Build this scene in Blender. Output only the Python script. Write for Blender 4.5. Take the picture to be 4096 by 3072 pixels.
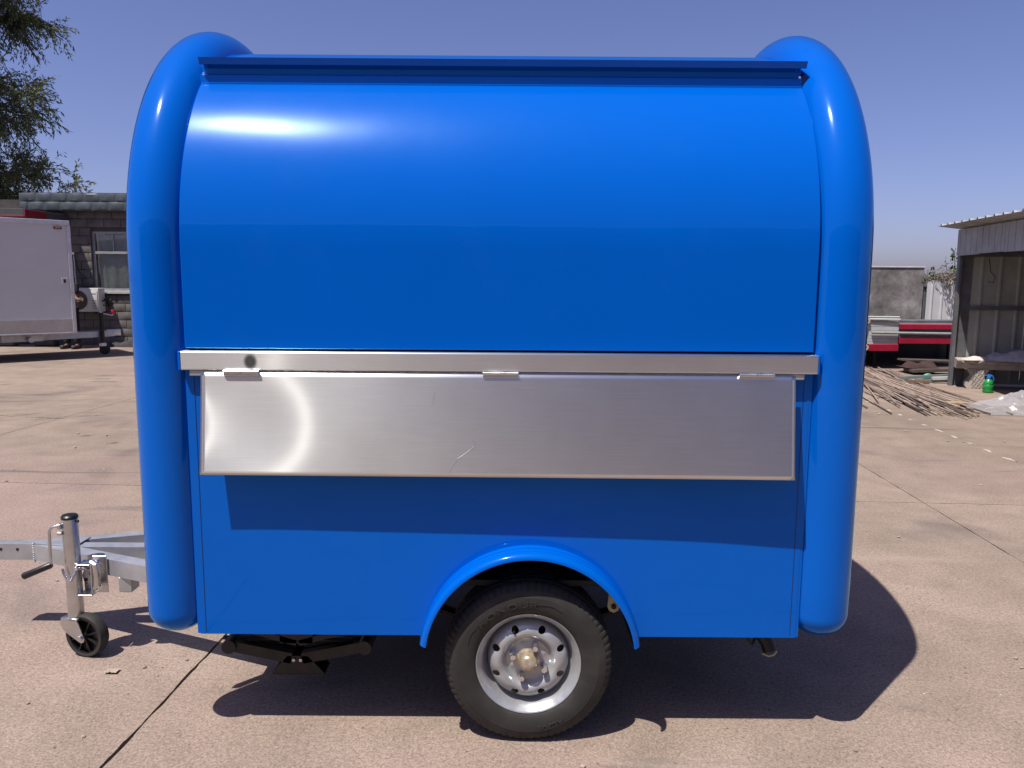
import bpy, bmesh, math, random
from mathutils import Vector, Matrix, Euler, noise
PI = math.pi
R = math.radians
sc = bpy.context.scene
for o in list(bpy.data.objects):
    bpy.data.objects.remove(o)
COL = sc.collection

# ---------------------------------------------------------------- camera
cd = bpy.data.cameras.new("camera")
cam = bpy.data.objects.new("camera", cd)
COL.objects.link(cam)
cd.sensor_width = 36.0
cd.lens = 27.0
cd.clip_start = 0.05
cd.clip_end = 3000
pitch, roll = R(7.6), R(0.4)
fw = Vector((0, math.cos(pitch), -math.sin(pitch)))
r0 = Vector((1, 0, 0)); u0 = r0.cross(fw)
rt = r0 * math.cos(roll) + u0 * math.sin(roll)
up = rt.cross(fw)
cm = Matrix((rt, up, -fw)).transposed().to_4x4()
cm.translation = Vector((0, -2.45, 1.55))
cam.matrix_world = cm
sc.camera = cam

# ---------------------------------------------------------------- sky, sun, exposure
SUN = Vector((0.33, 0.34, -1.0)).normalized()          # direction the light travels
w = bpy.data.worlds.new("World"); sc.world = w; w.use_nodes = True
nt = w.node_tree; nt.nodes.clear()
sky = nt.nodes.new("ShaderNodeTexSky"); sky.sky_type = 'NISHITA'; sky.sun_disc = False
sky.sun_elevation = math.asin(-SUN.z)
sky.sun_rotation = math.atan2(-SUN.x, -SUN.y)
sky.altitude = 50; sky.air_density = 0.8; sky.dust_density = 1.45; sky.ozone_density = 4.0
tint = nt.nodes.new("ShaderNodeMix"); tint.data_type = 'RGBA'; tint.blend_type = 'MULTIPLY'
tint.inputs[0].default_value = 1.0
tint.inputs[7].default_value = (1.07, 0.905, 1.12, 1)
bgn = nt.nodes.new("ShaderNodeBackground"); bgn.inputs[1].default_value = 0.082
wo = nt.nodes.new("ShaderNodeOutputWorld")
nt.links.new(sky.outputs[0], tint.inputs[6]); nt.links.new(tint.outputs[2], bgn.inputs[0])
nt.links.new(bgn.outputs[0], wo.inputs[0])
sl = bpy.data.lights.new("sun", 'SUN'); sl.energy = 5.0; sl.angle = R(0.53); sl.color = (1.0, 0.95, 0.88)
so = bpy.data.objects.new("sun", sl); COL.objects.link(so)
so.rotation_euler = SUN.to_track_quat('-Z', 'Y').to_euler(); so.location = (-4, -4, 12)
sc.view_settings.view_transform = 'Standard'; sc.view_settings.look = 'None'
sc.view_settings.exposure = 0.5; sc.view_settings.gamma = 1.0
sc.view_settings.use_curve_mapping = False

# ---------------------------------------------------------------- helpers
class MB:
    """collects shapes; build() links them as ONE mesh object"""
    def __init__(s):
        s.v = []; s.f = []; s.mi = []
    def add(s, vs, fs, m=0):
        o = len(s.v); s.v += [tuple(x) for x in vs]
        s.f += [tuple(i + o for i in f) for f in fs]; s.mi += [m] * len(fs)
        return s
    def box(s, x0, x1, y0, y1, z0, z1, M=None, m=0):
        vs = [Vector((x, y, z)) for z in (z0, z1) for y in (y0, y1) for x in (x0, x1)]
        if M is not None: vs = [M @ q for q in vs]
        return s.add(vs, [(0, 2, 3, 1), (4, 5, 7, 6), (0, 1, 5, 4), (2, 6, 7, 3), (0, 4, 6, 2), (1, 3, 7, 5)], m)
    def bbox(s, x0, x1, y0, y1, z0, z1, b=0.004, M=None, seg=1, m=0):
        bm = bmesh.new()
        bmesh.ops.create_cube(bm, size=1.0)
        for q in bm.verts:
            q.co = Vector(((x0 + x1) / 2 + q.co.x * (x1 - x0), (y0 + y1) / 2 + q.co.y * (y1 - y0), (z0 + z1) / 2 + q.co.z * (z1 - z0)))
        bmesh.ops.bevel(bm, geom=bm.edges[:], offset=b, segments=seg, affect='EDGES', profile=0.5)
        return s.bm(bm, M, m)
    def bm(s, bm, M=None, m=0):
        bm.verts.index_update()
        vs = [(M @ q.co) if M is not None else q.co.copy() for q in bm.verts]
        fs = [tuple(q.index for q in f.verts) for f in bm.faces]
        bm.free()
        return s.add(vs, fs, m)
    def tube(s, pts, r, n=10, cap=True, m=0):
        """swept round bar along points; r number or list"""
        pts = [Vector(p) for p in pts]
        k = len(pts); rr = r if isinstance(r, (list, tuple)) else [r] * k
        vs = []; ref = None
        for i, p in enumerate(pts):
            a = pts[max(i - 1, 0)]; b = pts[min(i + 1, k - 1)]
            t = (b - a).normalized()
            if ref is None:
                ref = Vector((0, 0, 1)) if abs(t.z) < 0.9 else Vector((1, 0, 0))
            e1 = (ref - t * ref.dot(t)).normalized(); e2 = t.cross(e1); ref = e1
            for j in range(n):
                an = 2 * PI * j / n
                vs.append(p + (e1 * math.cos(an) + e2 * math.sin(an)) * rr[i])
        fs = [(i * n + j, i * n + (j + 1) % n, (i + 1) * n + (j + 1) % n, (i + 1) * n + j) for i in range(k - 1) for j in range(n)]
        if cap:
            fs.append(tuple(range(n - 1, -1, -1))); fs.append(tuple((k - 1) * n + j for j in range(n)))
        return s.add(vs, fs, m)
    def bar(s, a, b, wd, ht, m=0, upv=(0, 0, 1)):
        """square bar from a to b"""
        a = Vector(a); b = Vector(b); t = (b - a).normalized(); upv = Vector(upv)
        e1 = t.cross(upv).normalized(); e2 = e1.cross(t)
        vs = [p + e1 * (sx * wd / 2) + e2 * (sz * ht / 2) for p in (a, b) for sx, sz in ((-1, -1), (1, -1), (1, 1), (-1, 1))]
        return s.add(vs, [(3, 2, 1, 0), (4, 5, 6, 7), (0, 1, 5, 4), (1, 2, 6, 5), (2, 3, 7, 6), (3, 0, 4, 7)], m)
    def lathe(s, prof, n=48, axis='Y', c=(0, 0, 0), closed=False, capends=False, M=None, m=0):
        """prof: list of (r, h) turned about the axis through c"""
        c = Vector(c); vs = []; k = len(prof)
        for (r, h) in prof:
            for j in range(n):
                a = 2 * PI * j / n
                if axis == 'Y': p = Vector((r * math.cos(a), h, r * math.sin(a)))
                elif axis == 'Z': p = Vector((r * math.cos(a), r * math.sin(a), h))
                else: p = Vector((h, r * math.cos(a), r * math.sin(a)))
                p = p + c
                vs.append(M @ p if M is not None else p)
        kk = k if closed else k - 1
        fs = [(i * n + j, i * n + (j + 1) % n, ((i + 1) % k) * n + (j + 1) % n, ((i + 1) % k) * n + j) for i in range(kk) for j in range(n)]
        if capends:
            fs.append(tuple(range(n - 1, -1, -1))); fs.append(tuple((k - 1) * n + j for j in range(n)))
        return s.add(vs, fs, m)
    def grid(s, fn, nu, nv, m=0):
        vs = [fn(i / nu, j / nv) for j in range(nv + 1) for i in range(nu + 1)]
        w_ = nu + 1
        return s.add(vs, [(j * w_ + i, j * w_ + i + 1, (j + 1) * w_ + i + 1, (j + 1) * w_ + i) for j in range(nv) for i in range(nu)], m)
    def extrude(s, poly, axis, a, b, m=0):
        """closed polygon of 2D points extruded along an axis from a to b"""
        def P(q, h):
            if axis == 'X': return Vector((h, q[0], q[1]))
            if axis == 'Y': return Vector((q[0], h, q[1]))
            return Vector((q[0], q[1], h))
        n = len(poly)
        vs = [P(q, a) for q in poly] + [P(q, b) for q in poly]
        fs = [(i, (i + 1) % n, n + (i + 1) % n, n + i) for i in range(n)] + [tuple(range(n - 1, -1, -1)), tuple(range(n, 2 * n))]
        return s.add(vs, fs, m)
    def xf(s, M, start=0):
        s.v = s.v[:start] + [tuple(M @ Vector(q)) for q in s.v[start:]]
        return s
    def mesh(s, name, mat, ang=35, fix=True):
        me = bpy.data.meshes.new(name)
        me.from_pydata(s.v, [], s.f)
        for q in (mat if isinstance(mat, (list, tuple)) else [mat]): me.materials.append(q)
        if any(s.mi): me.polygons.foreach_set("material_index", s.mi)
        if fix:
            b = bmesh.new(); b.from_mesh(me)
            bmesh.ops.recalc_face_normals(b, faces=b.faces[:]); b.to_mesh(me); b.free()
        if ang:
            me.polygons.foreach_set("use_smooth", [True] * len(me.polygons))
            me.set_sharp_from_angle(angle=R(ang))
        me.update()
        return me
    def build(s, name, mat, parent=None, ang=35, fix=True, loc=None):
        o = bpy.data.objects.new(name, s.mesh(name, mat, ang, fix))
        COL.objects.link(o)
        if parent is not None: o.parent = parent
        if loc is not None: o.location = loc
        return o

def tag(o, label=None, cat=None, group=None, kind=None):
    if label: o["label"] = label
    if cat: o["category"] = cat
    if group: o["group"] = group
    if kind: o["kind"] = kind
    return o
def thing(name, label, cat, loc=(0, 0, 0), rz=0.0, group=None):
    o = bpy.data.objects.new(name, None); o.empty_display_size = 0.1
    COL.objects.link(o); o.location = loc; o.rotation_euler = (0, 0, rz)
    return tag(o, label, cat, group)
def link_mesh(name, me, parent=None, loc=(0, 0, 0), rot=(0, 0, 0), scale=(1, 1, 1)):
    o = bpy.data.objects.new(name, me); COL.objects.link(o)
    o.location = loc; o.rotation_euler = rot; o.scale = scale
    if parent is not None: o.parent = parent
    return o
def nz(x, y=0.0, z=0.0): return noise.noise(Vector((x, y, z)))

# ---------------------------------------------------------------- materials
def nodes(name):
    m = bpy.data.materials.new(name); m.use_nodes = True
    t = m.node_tree; return m, t, t.nodes["Principled BSDF"]
def N(t, kind, **kw):
    n = t.nodes.new(kind)
    for k, v in kw.items():
        if k.startswith("i_"): n.inputs[k[2:].replace("_", " ")].default_value = v
        else: setattr(n, k, v)
    return n
def L(t, a, b): t.links.new(a, b)
def coords(t, scale=(1, 1, 1), src='Object', rot=(0, 0, 0)):
    mp = N(t, "ShaderNodeMapping"); mp.inputs["Scale"].default_value = scale; mp.inputs["Rotation"].default_value = rot
    if src == 'World':
        g = N(t, "ShaderNodeNewGeometry"); L(t, g.outputs["Position"], mp.inputs["Vector"])
    else:
        g = N(t, "ShaderNodeTexCoord"); L(t, g.outputs[src], mp.inputs["Vector"])
    return mp.outputs["Vector"]
def noisen(t, vec, scale, detail=4.0, rough=0.55, dist=0.0):
    n = N(t, "ShaderNodeTexNoise"); n.inputs["Scale"].default_value = scale
    n.inputs["Detail"].default_value = detail; n.inputs["Roughness"].default_value = rough; n.inputs["Distortion"].default_value = dist
    L(t, vec, n.inputs["Vector"]); return n.outputs["Fac"]
def ramp(t, fac, stops):
    n = N(t, "ShaderNodeValToRGB"); L(t, fac, n.inputs[0]); cr = n.color_ramp
    while len(cr.elements) < len(stops): cr.elements.new(0.5)
    for e, (p, c) in zip(cr.elements, stops):
        e.position = p; e.color = (c, c, c, 1) if not isinstance(c, tuple) else (*c, 1)
    return n.outputs[0]
def mixc(t, fac, a, b, mode='MIX'):
    n = N(t, "ShaderNodeMix", data_type='RGBA', blend_type=mode)
    for s, v in ((0, fac), (6, a), (7, b)):
        if isinstance(v, (int, float)): n.inputs[s].default_value = v
        elif isinstance(v, tuple): n.inputs[s].default_value = (*v, 1)
        else: L(t, v, n.inputs[s])
    return n.outputs[2]
def bump(t, h, strength, dist=0.01):
    n = N(t, "ShaderNodeBump"); n.inputs["Strength"].default_value = strength; n.inputs["Distance"].default_value = dist
    L(t, h, n.inputs["Height"]); return n.outputs["Normal"]
def simple(name, col, rough=0.6, metal=0.0, var=0.18, scale=6.0, bmp=0.0, src='Object', spec=None, coat=0.0, dirt=None):
    """plain surface with gentle colour and gloss variation"""
    m, t, b = nodes(name)
    if metal < 0.5:
        col = tuple(c * 0.74 for c in col)
        if dirt: dirt = (tuple(c * 0.74 for c in dirt[0]), dirt[1])
    v = coords(t, src=src)
    f = noisen(t, v, scale, 5)
    lo = tuple(c * (1 - var) for c in col); hi = tuple(min(1, c * (1 + var)) for c in col)
    c = ramp(t, f, [(0.3, lo), (0.7, hi)])
    if dirt:
        f2 = noisen(t, v, scale * 0.45, 6, 0.65)
        c = mixc(t, ramp(t, f2, [(0.52, 0.0), (0.75, dirt[1])]), c, dirt[0])
    L(t, c, b.inputs["Base Color"])
    b.inputs["Roughness"].default_value = rough; b.inputs["Metallic"].default_value = metal
    if spec is not None: b.inputs["Specular IOR Level"].default_value = spec
    if coat: b.inputs["Coat Weight"].default_value = coat; b.inputs["Coat Roughness"].default_value = 0.06
    r_ = ramp(t, noisen(t, v, scale * 2.3, 3), [(0.3, max(0.02, rough - 0.08)), (0.7, min(1, rough + 0.08))])
    L(t, r_, b.inputs["Roughness"])
    if bmp: L(t, bump(t, noisen(t, v, scale * 8, 4), bmp), b.inputs["Normal"])
    return m
M = {}
def paint(name, col, wav, rough=0.24):
    m, t, b = nodes(name)
    v = coords(t, src='Object')
    c = ramp(t, noisen(t, v, 1.3, 3), [(0.3, tuple(q * 0.95 for q in col)), (0.7, col)])
    dust = noisen(t, v, 2.2, 8, 0.7)
    c = mixc(t, ramp(t, dust, [(0.55, 0.0), (0.85, 0.02)]), c, (0.25, 0.22, 0.20))
    L(t, c, b.inputs["Base Color"])
    L(t, ramp(t, noisen(t, v, 3.0, 6, 0.65), [(0.3, rough - 0.025), (0.7, rough + 0.03)]), b.inputs["Roughness"])
    b.inputs["Specular IOR Level"].default_value = 0.09; b.inputs["Specular Tint"].default_value = (0.45, 0.7, 1.0, 1)
    # oil-canning of the thin sheet and fine orange peel
    n1 = noisen(t, v, 1.7, 2); n2 = noisen(t, v, 260, 2)
    ad = N(t, "ShaderNodeMath", operation='MULTIPLY_ADD'); L(t, n2, ad.inputs[0]); ad.inputs[1].default_value = 0.0022; L(t, n1, ad.inputs[2])
    nb = bump(t, ad.outputs[0], wav, 0.02); L(t, nb, b.inputs["Normal"])
    g = N(t, "ShaderNodeBsdfGlossy"); g.inputs["Color"].default_value = (0.22, 0.65, 1.0, 1); g.inputs["Roughness"].default_value = 0.03; L(t, nb, g.inputs["Normal"])
    fr = N(t, "ShaderNodeFresnel"); fr.inputs["IOR"].default_value = 1.50; L(t, nb, fr.inputs["Normal"])
    mx = N(t, "ShaderNodeMixShader"); L(t, fr.outputs[0], mx.inputs[0]); L(t, b.outputs[0], mx.inputs[1]); L(t, g.outputs[0], mx.inputs[2])
    L(t, mx.outputs[0], t.nodes["Material Output"].inputs[0])
    return m
M['paint'] = paint("blue_gloss_paint", (0.0, 0.090, 0.450), 0.14)
M['paint_tube'] = paint("blue_gloss_tube_paint", (0.0, 0.090, 0.450), 0.04, 0.15)
M['paint_dark'] = simple("blue_paint_darker", (0.001, 0.03, 0.16), 0.5)  # darker copy of the blue paint, for seam lines and bracket

def stainless():
    m, t, b = nodes("brushed_stainless")
    v = coords(t, (2.0, 1, 260), 'Object'); f = noisen(t, v, 3.0, 3)
    v2 = coords(t, (1, 1, 1), 'Object')
    sm = noisen(t, v2, 5.0, 6, 0.65)
    c = mixc(t, ramp(t, sm, [(0.40, 0.0), (0.75, 0.5)]), (0.72, 0.735, 0.72), (0.60, 0.612, 0.60))
    c = mixc(t, 1.0, c, ramp(t, f, [(0.3, 0.93), (0.7, 1.05)]), 'MULTIPLY')
    tg = N(t, "ShaderNodeTangent", direction_type='UV_MAP')
    g = N(t, "ShaderNodeBsdfAnisotropic"); g.inputs["Roughness"].default_value = 0.21; g.inputs["Anisotropy"].default_value = ANI; g.inputs["Rotation"].default_value = ROTA
    L(t, c, g.inputs["Color"]); L(t, tg.outputs[0], g.inputs["Tangent"])
    g2 = N(t, "ShaderNodeBsdfAnisotropic"); g2.inputs["Roughness"].default_value = 0.30; g2.inputs["Anisotropy"].default_value = ANI * 0.56; g2.inputs["Rotation"].default_value = ROTA
    L(t, c, g2.inputs["Color"]); L(t, tg.outputs[0], g2.inputs["Tangent"])
    mx = N(t, "ShaderNodeMixShader"); mx.inputs[0].default_value = 0.955
    L(t, g.outputs[0], mx.inputs[1]); L(t, g2.outputs[0], mx.inputs[2]); L(t, mx.outputs[0], t.nodes["Material Output"].inputs[0])
    return m
ANI, ROTA = 0.85, 0.0
M['stainless'] = stainless()
M['galv'] = simple("galvanised_steel", (0.42, 0.43, 0.45), 0.42, 0.65, 0.14, 9.0, 0.03)
M['zinc'] = simple("bright_zinc", (0.58, 0.58, 0.585), 0.33, 1.0, 0.12, 14.0)
M['rimsilver'] = simple("silver_wheel_paint", (0.36, 0.37, 0.38), 0.38, 0.5, 0.10, 18.0, 0.0, coat=0.15, dirt=((0.22, 0.20, 0.18), 0.35))
M['rubber'] = simple("tyre_rubber", (0.024, 0.022, 0.020), 0.72, 0.0, 0.25, 14.0, 0.05, dirt=((0.06, 0.052, 0.043), 0.6))
M['blackplastic'] = simple("black_plastic", (0.012, 0.012, 0.013), 0.36, 0.0, 0.2, 10.0)
M['blacksteel'] = simple("black_painted_steel", (0.009, 0.009, 0.009), 0.5, 0.0, 0.25, 8.0, 0.03)
M['brass'] = simple("waxy_zinc_cap", (0.42, 0.35, 0.24), 0.36, 0.6, 0.3, 40.0, dirt=((0.60, 0.59, 0.56), 0.9))
M['passivated'] = simple("yellow_passivated_zinc", (0.40, 0.40, 0.26), 0.4, 0.6, 0.2, 20.0)
M['underside'] = simple("dark_underbody", (0.012, 0.012, 0.013), 0.7)
M['chrome'] = simple("chrome_nut", (0.72, 0.72, 0.72), 0.12, 1.0, 0.06, 20.0)

def concrete_ground(name, c1, c2, stains=True):
    m, t, b = nodes(name)
    v = coords(t, src='World')
    big = noisen(t, v, 0.55, 6, 0.6)
    mid = noisen(t, v, 3.2, 6, 0.62)
    fine = noisen(t, v, 55, 4, 0.75)
    grit = noisen(t, v, 120, 3, 0.7)
    c = ramp(t, big, [(0.30, c1), (0.70, c2)])
    c = mixc(t, ramp(t, mid, [(0.38, 0.0), (0.75, 0.65)]), c, tuple(x * 0.72 for x in c1))
    pink = noisen(t, v, 0.23, 3)
    c = mixc(t, ramp(t, pink, [(0.46, 0.0), (0.66, 0.60)]), c, (c1[0] * 1.12, c1[1] * 1.02, c1[2] * 1.16))
    c = mixc(t, 1.0, c, ramp(t, fine, [(0.25, 0.62), (0.5, 1.0), (0.75, 1.24)]), 'MULTIPLY')
    c = mixc(t, 1.0, c, ramp(t, grit, [(0.28, 0.52), (0.5, 1.0), (0.72, 1.38)]), 'MULTIPLY')
    # dark aggregate chips and pale specks
    vo = N(t, "ShaderNodeTexVoronoi"); vo.inputs["Scale"].default_value = 15.0; L(t, v, vo.inputs["Vector"])
    chip = ramp(t, vo.outputs["Distance"], [(0.06, 1.0), (0.11, 0.0)])
    pick = ramp(t, vo.outputs["Color"], [(0.55, 0.0), (0.62, 0.75)])
    mul = N(t, "ShaderNodeMath", operation='MULTIPLY'); L(t, chip, mul.inputs[0]); L(t, pick, mul.inputs[1])
    c = mixc(t, mul.outputs[0], c, (0.07, 0.053, 0.046))
    vo2 = N(t, "ShaderNodeTexVoronoi"); vo2.inputs["Scale"].default_value = 9.0; L(t, v, vo2.inputs["Vector"])
    ch2 = ramp(t, vo2.outputs["Distance"], [(0.03, 1.0), (0.05, 0.0)])
    pk2 = ramp(t, vo2.outputs["Color"], [(0.60, 0.0), (0.66, 0.8)])
    mul2 = N(t, "ShaderNodeMath", operation='MULTIPLY'); L(t, ch2, mul2.inputs[0]); L(t, pk2, mul2.inputs[1])
    c = mixc(t, mul2.outputs[0], c, (0.45, 0.41, 0.37))
    if stains:
        v3 = coords(t, (0.9, 1.1, 1), 'World', (0, 0, 0.4))
        st = noisen(t, v3, 1.0, 5, 0.55, 0.6)
        c = mixc(t, ramp(t, st, [(0.585, 0.0), (0.72, 0.55)]), c, (0.085, 0.072, 0.07))
        v5 = coords(t, (0.30, 3.2, 1), 'World', (0, 0, 0.12))
        sk = noisen(t, v5, 1.0, 4, 0.5, 0.5)
        c = mixc(t, ramp(t, sk, [(0.635, 0.0), (0.70, 0.62)]), c, (0.058, 0.055, 0.055))
        v4 = coords(t, (0.28, 1.9, 1), 'World', (0, 0, -0.2))
        s4 = noisen(t, v4, 1.0, 5, 0.6)
        c = mixc(t, ramp(t, s4, [(0.60, 0.0), (0.72, 0.5)]), c, (0.30, 0.24, 0.20))
    oi = N(t, "ShaderNodeObjectInfo")
    c = mixc(t, 1.0, c, ramp(t, oi.outputs["Random"], [(0.0, 0.94), (1.0, 1.05)]), 'MULTIPLY')
    L(t, c, b.inputs["Base Color"])
    b.inputs["Roughness"].default_value = 0.85
    b.inputs["Specular IOR Level"].default_value = 0.25
    ad = N(t, "ShaderNodeMath", operation='ADD'); L(t, fine, ad.inputs[0]); L(t, grit, ad.inputs[1])
    L(t, bump(t, ad.outputs[0], 0.35, 0.004), b.inputs["Normal"])
    return m
M['slab'] = concrete_ground("yard_concrete", (0.205, 0.158, 0.124), (0.292, 0.228, 0.182))
M['earth'] = concrete_ground("dusty_earth", (0.15, 0.115, 0.09), (0.18, 0.145, 0.11), False)
M['joint'] = simple("joint_filler", (0.05, 0.042, 0.036), 0.95, 0, 0.4, 30, src='World')

# ================================================================ GROUND
ground = MB().add([(-400, -400, -0.03), (400, -400, -0.03), (400, 600, -0.03), (-400, 600, -0.03)], [(0, 1, 2, 3)]).build("ground", M['earth'], ang=0)
tag(ground, "dusty ground under and around the concrete yard", None, None, "structure")
random.seed(11)
XJ = [-1.275 + 4.08 * k for k in range(-4, 5)]
YJ = [3.12 + 4.0 * k for k in range(-3, 5)]
GR = R(-3.2)                  # the slab grid lies slightly askew to the trailer
def turn(p):
    x, y = p[0] + 1.275, p[1] - 0.35
    return (x * math.cos(GR) - y * math.sin(GR) - 1.275, x * math.sin(GR) + y * math.cos(GR) + 0.35)
def edge_line(a, b, seed, n):
    """a ragged slab edge from a to b (2D)"""
    a = Vector(a); b = Vector(b); d = (b - a); L_ = d.length; t = d / L_; q = Vector((-t.y, t.x)); out = []
    for i in range(n):
        s_ = i / n * L_
        env = min(1, s_ / 0.1, (L_ - s_) / 0.1)
        h = (nz(s_ * 6, seed + 3) * 0.005 + nz(s_ * 21, seed + 7) * 0.0035 + nz(s_ * 60, seed + 9) * 0.002) * env
        out.append((a + t * s_ + q * h)[:])
    return out
for i in range(len(XJ) - 1):
    for j in range(len(YJ) - 1):
        x0, x1, y0, y1 = XJ[i], XJ[i + 1], YJ[j], YJ[j + 1]
        near = abs(x0 + 2) < 7 and y0 < 4
        gl = 0.0055 if abs(x0 + 1.275) < 0.01 else 0.004
        gr = 0.0055 if abs(x1 + 1.275) < 0.01 else 0.004
        if y1 < 0: gl, gr = min(gl, 0.002), min(gr, 0.002)
        x0 += gl; x1 -= gr; y0 += 0.004; y1 -= 0.004
        n = 140 if near else 24
        sd = i * 13.7 + j * 5.3
        poly = edge_line((x0, y0), (x1, y0), sd, n) + edge_line((x1, y0), (x1, y1), sd + 50, n) + edge_line((x1, y1), (x0, y1), sd + 90, n) + edge_line((x0, y1), (x0, y0), sd + 130, n)
        poly = [turn(q) for q in poly]
        MB().extrude(poly, 'Z', -0.028, 0.0).build("concrete_slab", M['slab'], ground, ang=0)
# filler showing dark in the joints
tag(MB().extrude([turn(q) for q in ((XJ[0], YJ[0]), (XJ[-1], YJ[0]), (XJ[-1], YJ[-1]), (XJ[0], YJ[-1]))], 'Z', -0.029, -0.017).build("joint_filler", M['joint'], ground, ang=0), None)
def scuffmat():
    m, t, b = nodes("rubber_scuff")
    b.inputs["Base Color"].default_value = (0.028, 0.027, 0.028, 1); b.inputs["Roughness"].default_value = 0.8
    g = N(t, "ShaderNodeTexCoord"); sp_ = N(t, "ShaderNodeSeparateXYZ"); L(t, g.outputs["Generated"], sp_.inputs[0])
    f = noisen(t, coords(t, (9, 9, 1), 'World'), 2.5, 6, 0.7)
    L(t, ramp(t, f, [(0.38, 0.0), (0.62, 0.62)]), b.inputs["Alpha"])
    return m
M['scuff'] = scuffmat()
SC = [((-6.52, 9.07), (-5.90, 9.13), .07), ((-6.55, 9.42), (-6.25, 9.44), .07), ((-6.7, 9.78), (-6.4, 9.84), .08), ((-5.9, 6.07), (-5.6, 6.27), .05), ((-5.75, 5.98), (-5.42, 6.34), .035), ((-5.46, 6.05), (-4.97, 5.96), .045),
      ((-5.30, 5.87), (-5.0, 6.05), .04), ((-5.02, 6.03), (-4.66, 6.23), .03), ((-5.56, 6.84), (-5.34, 6.9), .04), ((-3.84, 4.66), (-3.74, 4.75), .05), ((-4.28, 5.0), (-4.16, 5.08), .05), ((-7.6, 8.66), (-7.3, 8.78), .06),
      ((2.95, 1.55), (3.45, 1.50), .10), ((2.55, 1.02), (2.78, 0.93), .07), ((2.75, 0.42), (3.2, 0.22), .06), ((3.0, 0.5), (3.3, 0.46), .07), ((-4.2, 7.6), (-3.5, 7.9), .05), ((4.2, 3.6), (4.9, 3.4), .10), ((-2.3, -0.05), (-2.05, -0.12), .06)]
for (a, b_, wd) in SC:
    a = Vector(a); b_ = Vector(b_); d = (b_ - a); q = Vector((-d.y, d.x)).normalized(); n = 14; pa = []; pb_ = []
    for i in range(n + 1):
        t_ = i / n; env = max(0.08, math.sin(PI * t_) ** 0.6); c_ = a + d * t_ + q * 0.03 * nz(t_ * 3, a.x)
        pa.append((c_ + q * wd * 0.5 * env * (1 + 0.5 * nz(t_ * 7, a.y)))[:]); pb_.append((c_ - q * wd * 0.5 * env * (1 + 0.5 * nz(t_ * 7, b_.y)))[:])
    MB().add([(x, y, 0.003) for x, y in pa + pb_[::-1]], [tuple(range(2 * n + 2))]).build("rubber_scuff", M['scuff'], ground, ang=0)
M['dash'] = simple("worn_white_paint", (0.52, 0.46, 0.41), 0.8, 0, 0.2, 30, src='World', dirt=((0.36, 0.29, 0.23), 0.9))
for k in range(12):
    yy = 7.6 - k * 0.33; xx = 4.70 - 0.078 * (7.6 - yy)
    ln = (0.11 + 0.09 * random.random()); wd = 0.013 + 0.010 * random.random()
    pts = []
    for q in range(12):
        a = 2 * PI * q / 12; rr = 0.75 + 0.35 * random.random()
        pts.append((xx + math.cos(a) * wd * rr + 0.03 * random.random(), yy + math.sin(a) * ln * 0.5 * rr))
    MB().extrude(pts, 'Z', 0.0005, 0.004).build("paint_dash", M['dash'], ground, ang=0)

# ================================================================ FOOD TRAILER
XC = -0.0415          # middle of the body
HW = 1.0              # half width of the front panels
ft = thing("food_trailer", "glossy blue food trailer with rounded ends and stainless fold-down counter", "trailer", (XC, 0, 0))
# everything below is in trailer coordinates: x from the middle, y=0 the serving side, z up
Z0 = 1.65
RY, RZ = 0.772, 0.766          # half depth of the body and rise of its roof
def skin(th, off=0.0):
    """roof section, th 0 at the serving side, PI at the back"""
    return Vector((RY - (RY + off) * math.cos(th), Z0 + (RZ + off) * math.sin(th)))
def th_of_y(y): return math.acos(1.0 - y / RY)
# --- lower serving-side panel with the wheel arch cut out
WX = 0.0615 - XC; WZ = 0.281
FX, FZ, FR = 0.065 - XC, 0.320, 0.352
PB, PT = 0.368, 1.262
a0 = math.asin((PB - FZ) / FR)
arch = [(FX + FR * math.cos(a), FZ + FR * math.sin(a)) for a in [a0 + (PI - 2 * a0) * i / 48 for i in range(49)]]
poly = [(-HW, PT), (-HW, PB)] + arch[::-1] + [(HW, PB), (HW, PT)]
bm = bmesh.new()
fv = [bm.verts.new((x, 0, z)) for x, z in poly]
f = bm.faces.new(fv)
r_ = bmesh.ops.extrude_face_region(bm, geom=[f])
for q in [e for e in r_['geom'] if isinstance(e, bmesh.types.BMVert)]: q.co.y += 0.03
bmesh.ops.triangulate(bm, faces=[q for q in bm.faces if len(q.verts) > 4])
MB().bm(bm).build("lower_panel", M['paint'], ft, ang=30)
# slim seam strips at the panel's two upright edges
for s in (-1, 1):
    MB().bbox(s * HW - (0.002 if s > 0 else 0.010), s * HW + (0.010 if s > 0 else 0.002), 0.0015, 0.05, PB + 0.001, PT, 0.001).build("edge_strip", M['paint'], ft)
    MB().bbox(s * 0.981 - 0.0012, s * 0.981 + 0.0012, -0.0012, 0.004, PB + 0.01, PT - 0.02, 0.0005).build("panel_seam", M['paint_dark'], ft)
# --- body shell: back wall and roof, one folded skin (set behind the shutter on the serving side)
prof = [(0.045, PT)] + [(max(0.045, q.x), q.y) for q in [skin(th_of_y(0.02) + (th_of_y(0.26) - th_of_y(0.02)) * i / 12, -0.035) for i in range(13)]]
t1 = th_of_y(0.30)
prof += [tuple(skin(t1 + (PI - t1) * i / 44)) for i in range(45)] + [(2 * RY, 0.368)]
mb = MB()
n = len(prof)
nx = 8
vs = [(-1.06 + 2.12 * i / nx, y, z) for (y, z) in prof for i in range(nx + 1)]
mb.add(vs, [(k * (nx + 1) + i, k * (nx + 1) + i + 1, (k + 1) * (nx + 1) + i + 1, (k + 1) * (nx + 1) + i) for k in range(n - 1) for i in range(nx)])
mb.build("body_shell", M['paint'], ft, ang=40, fix=False)
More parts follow.
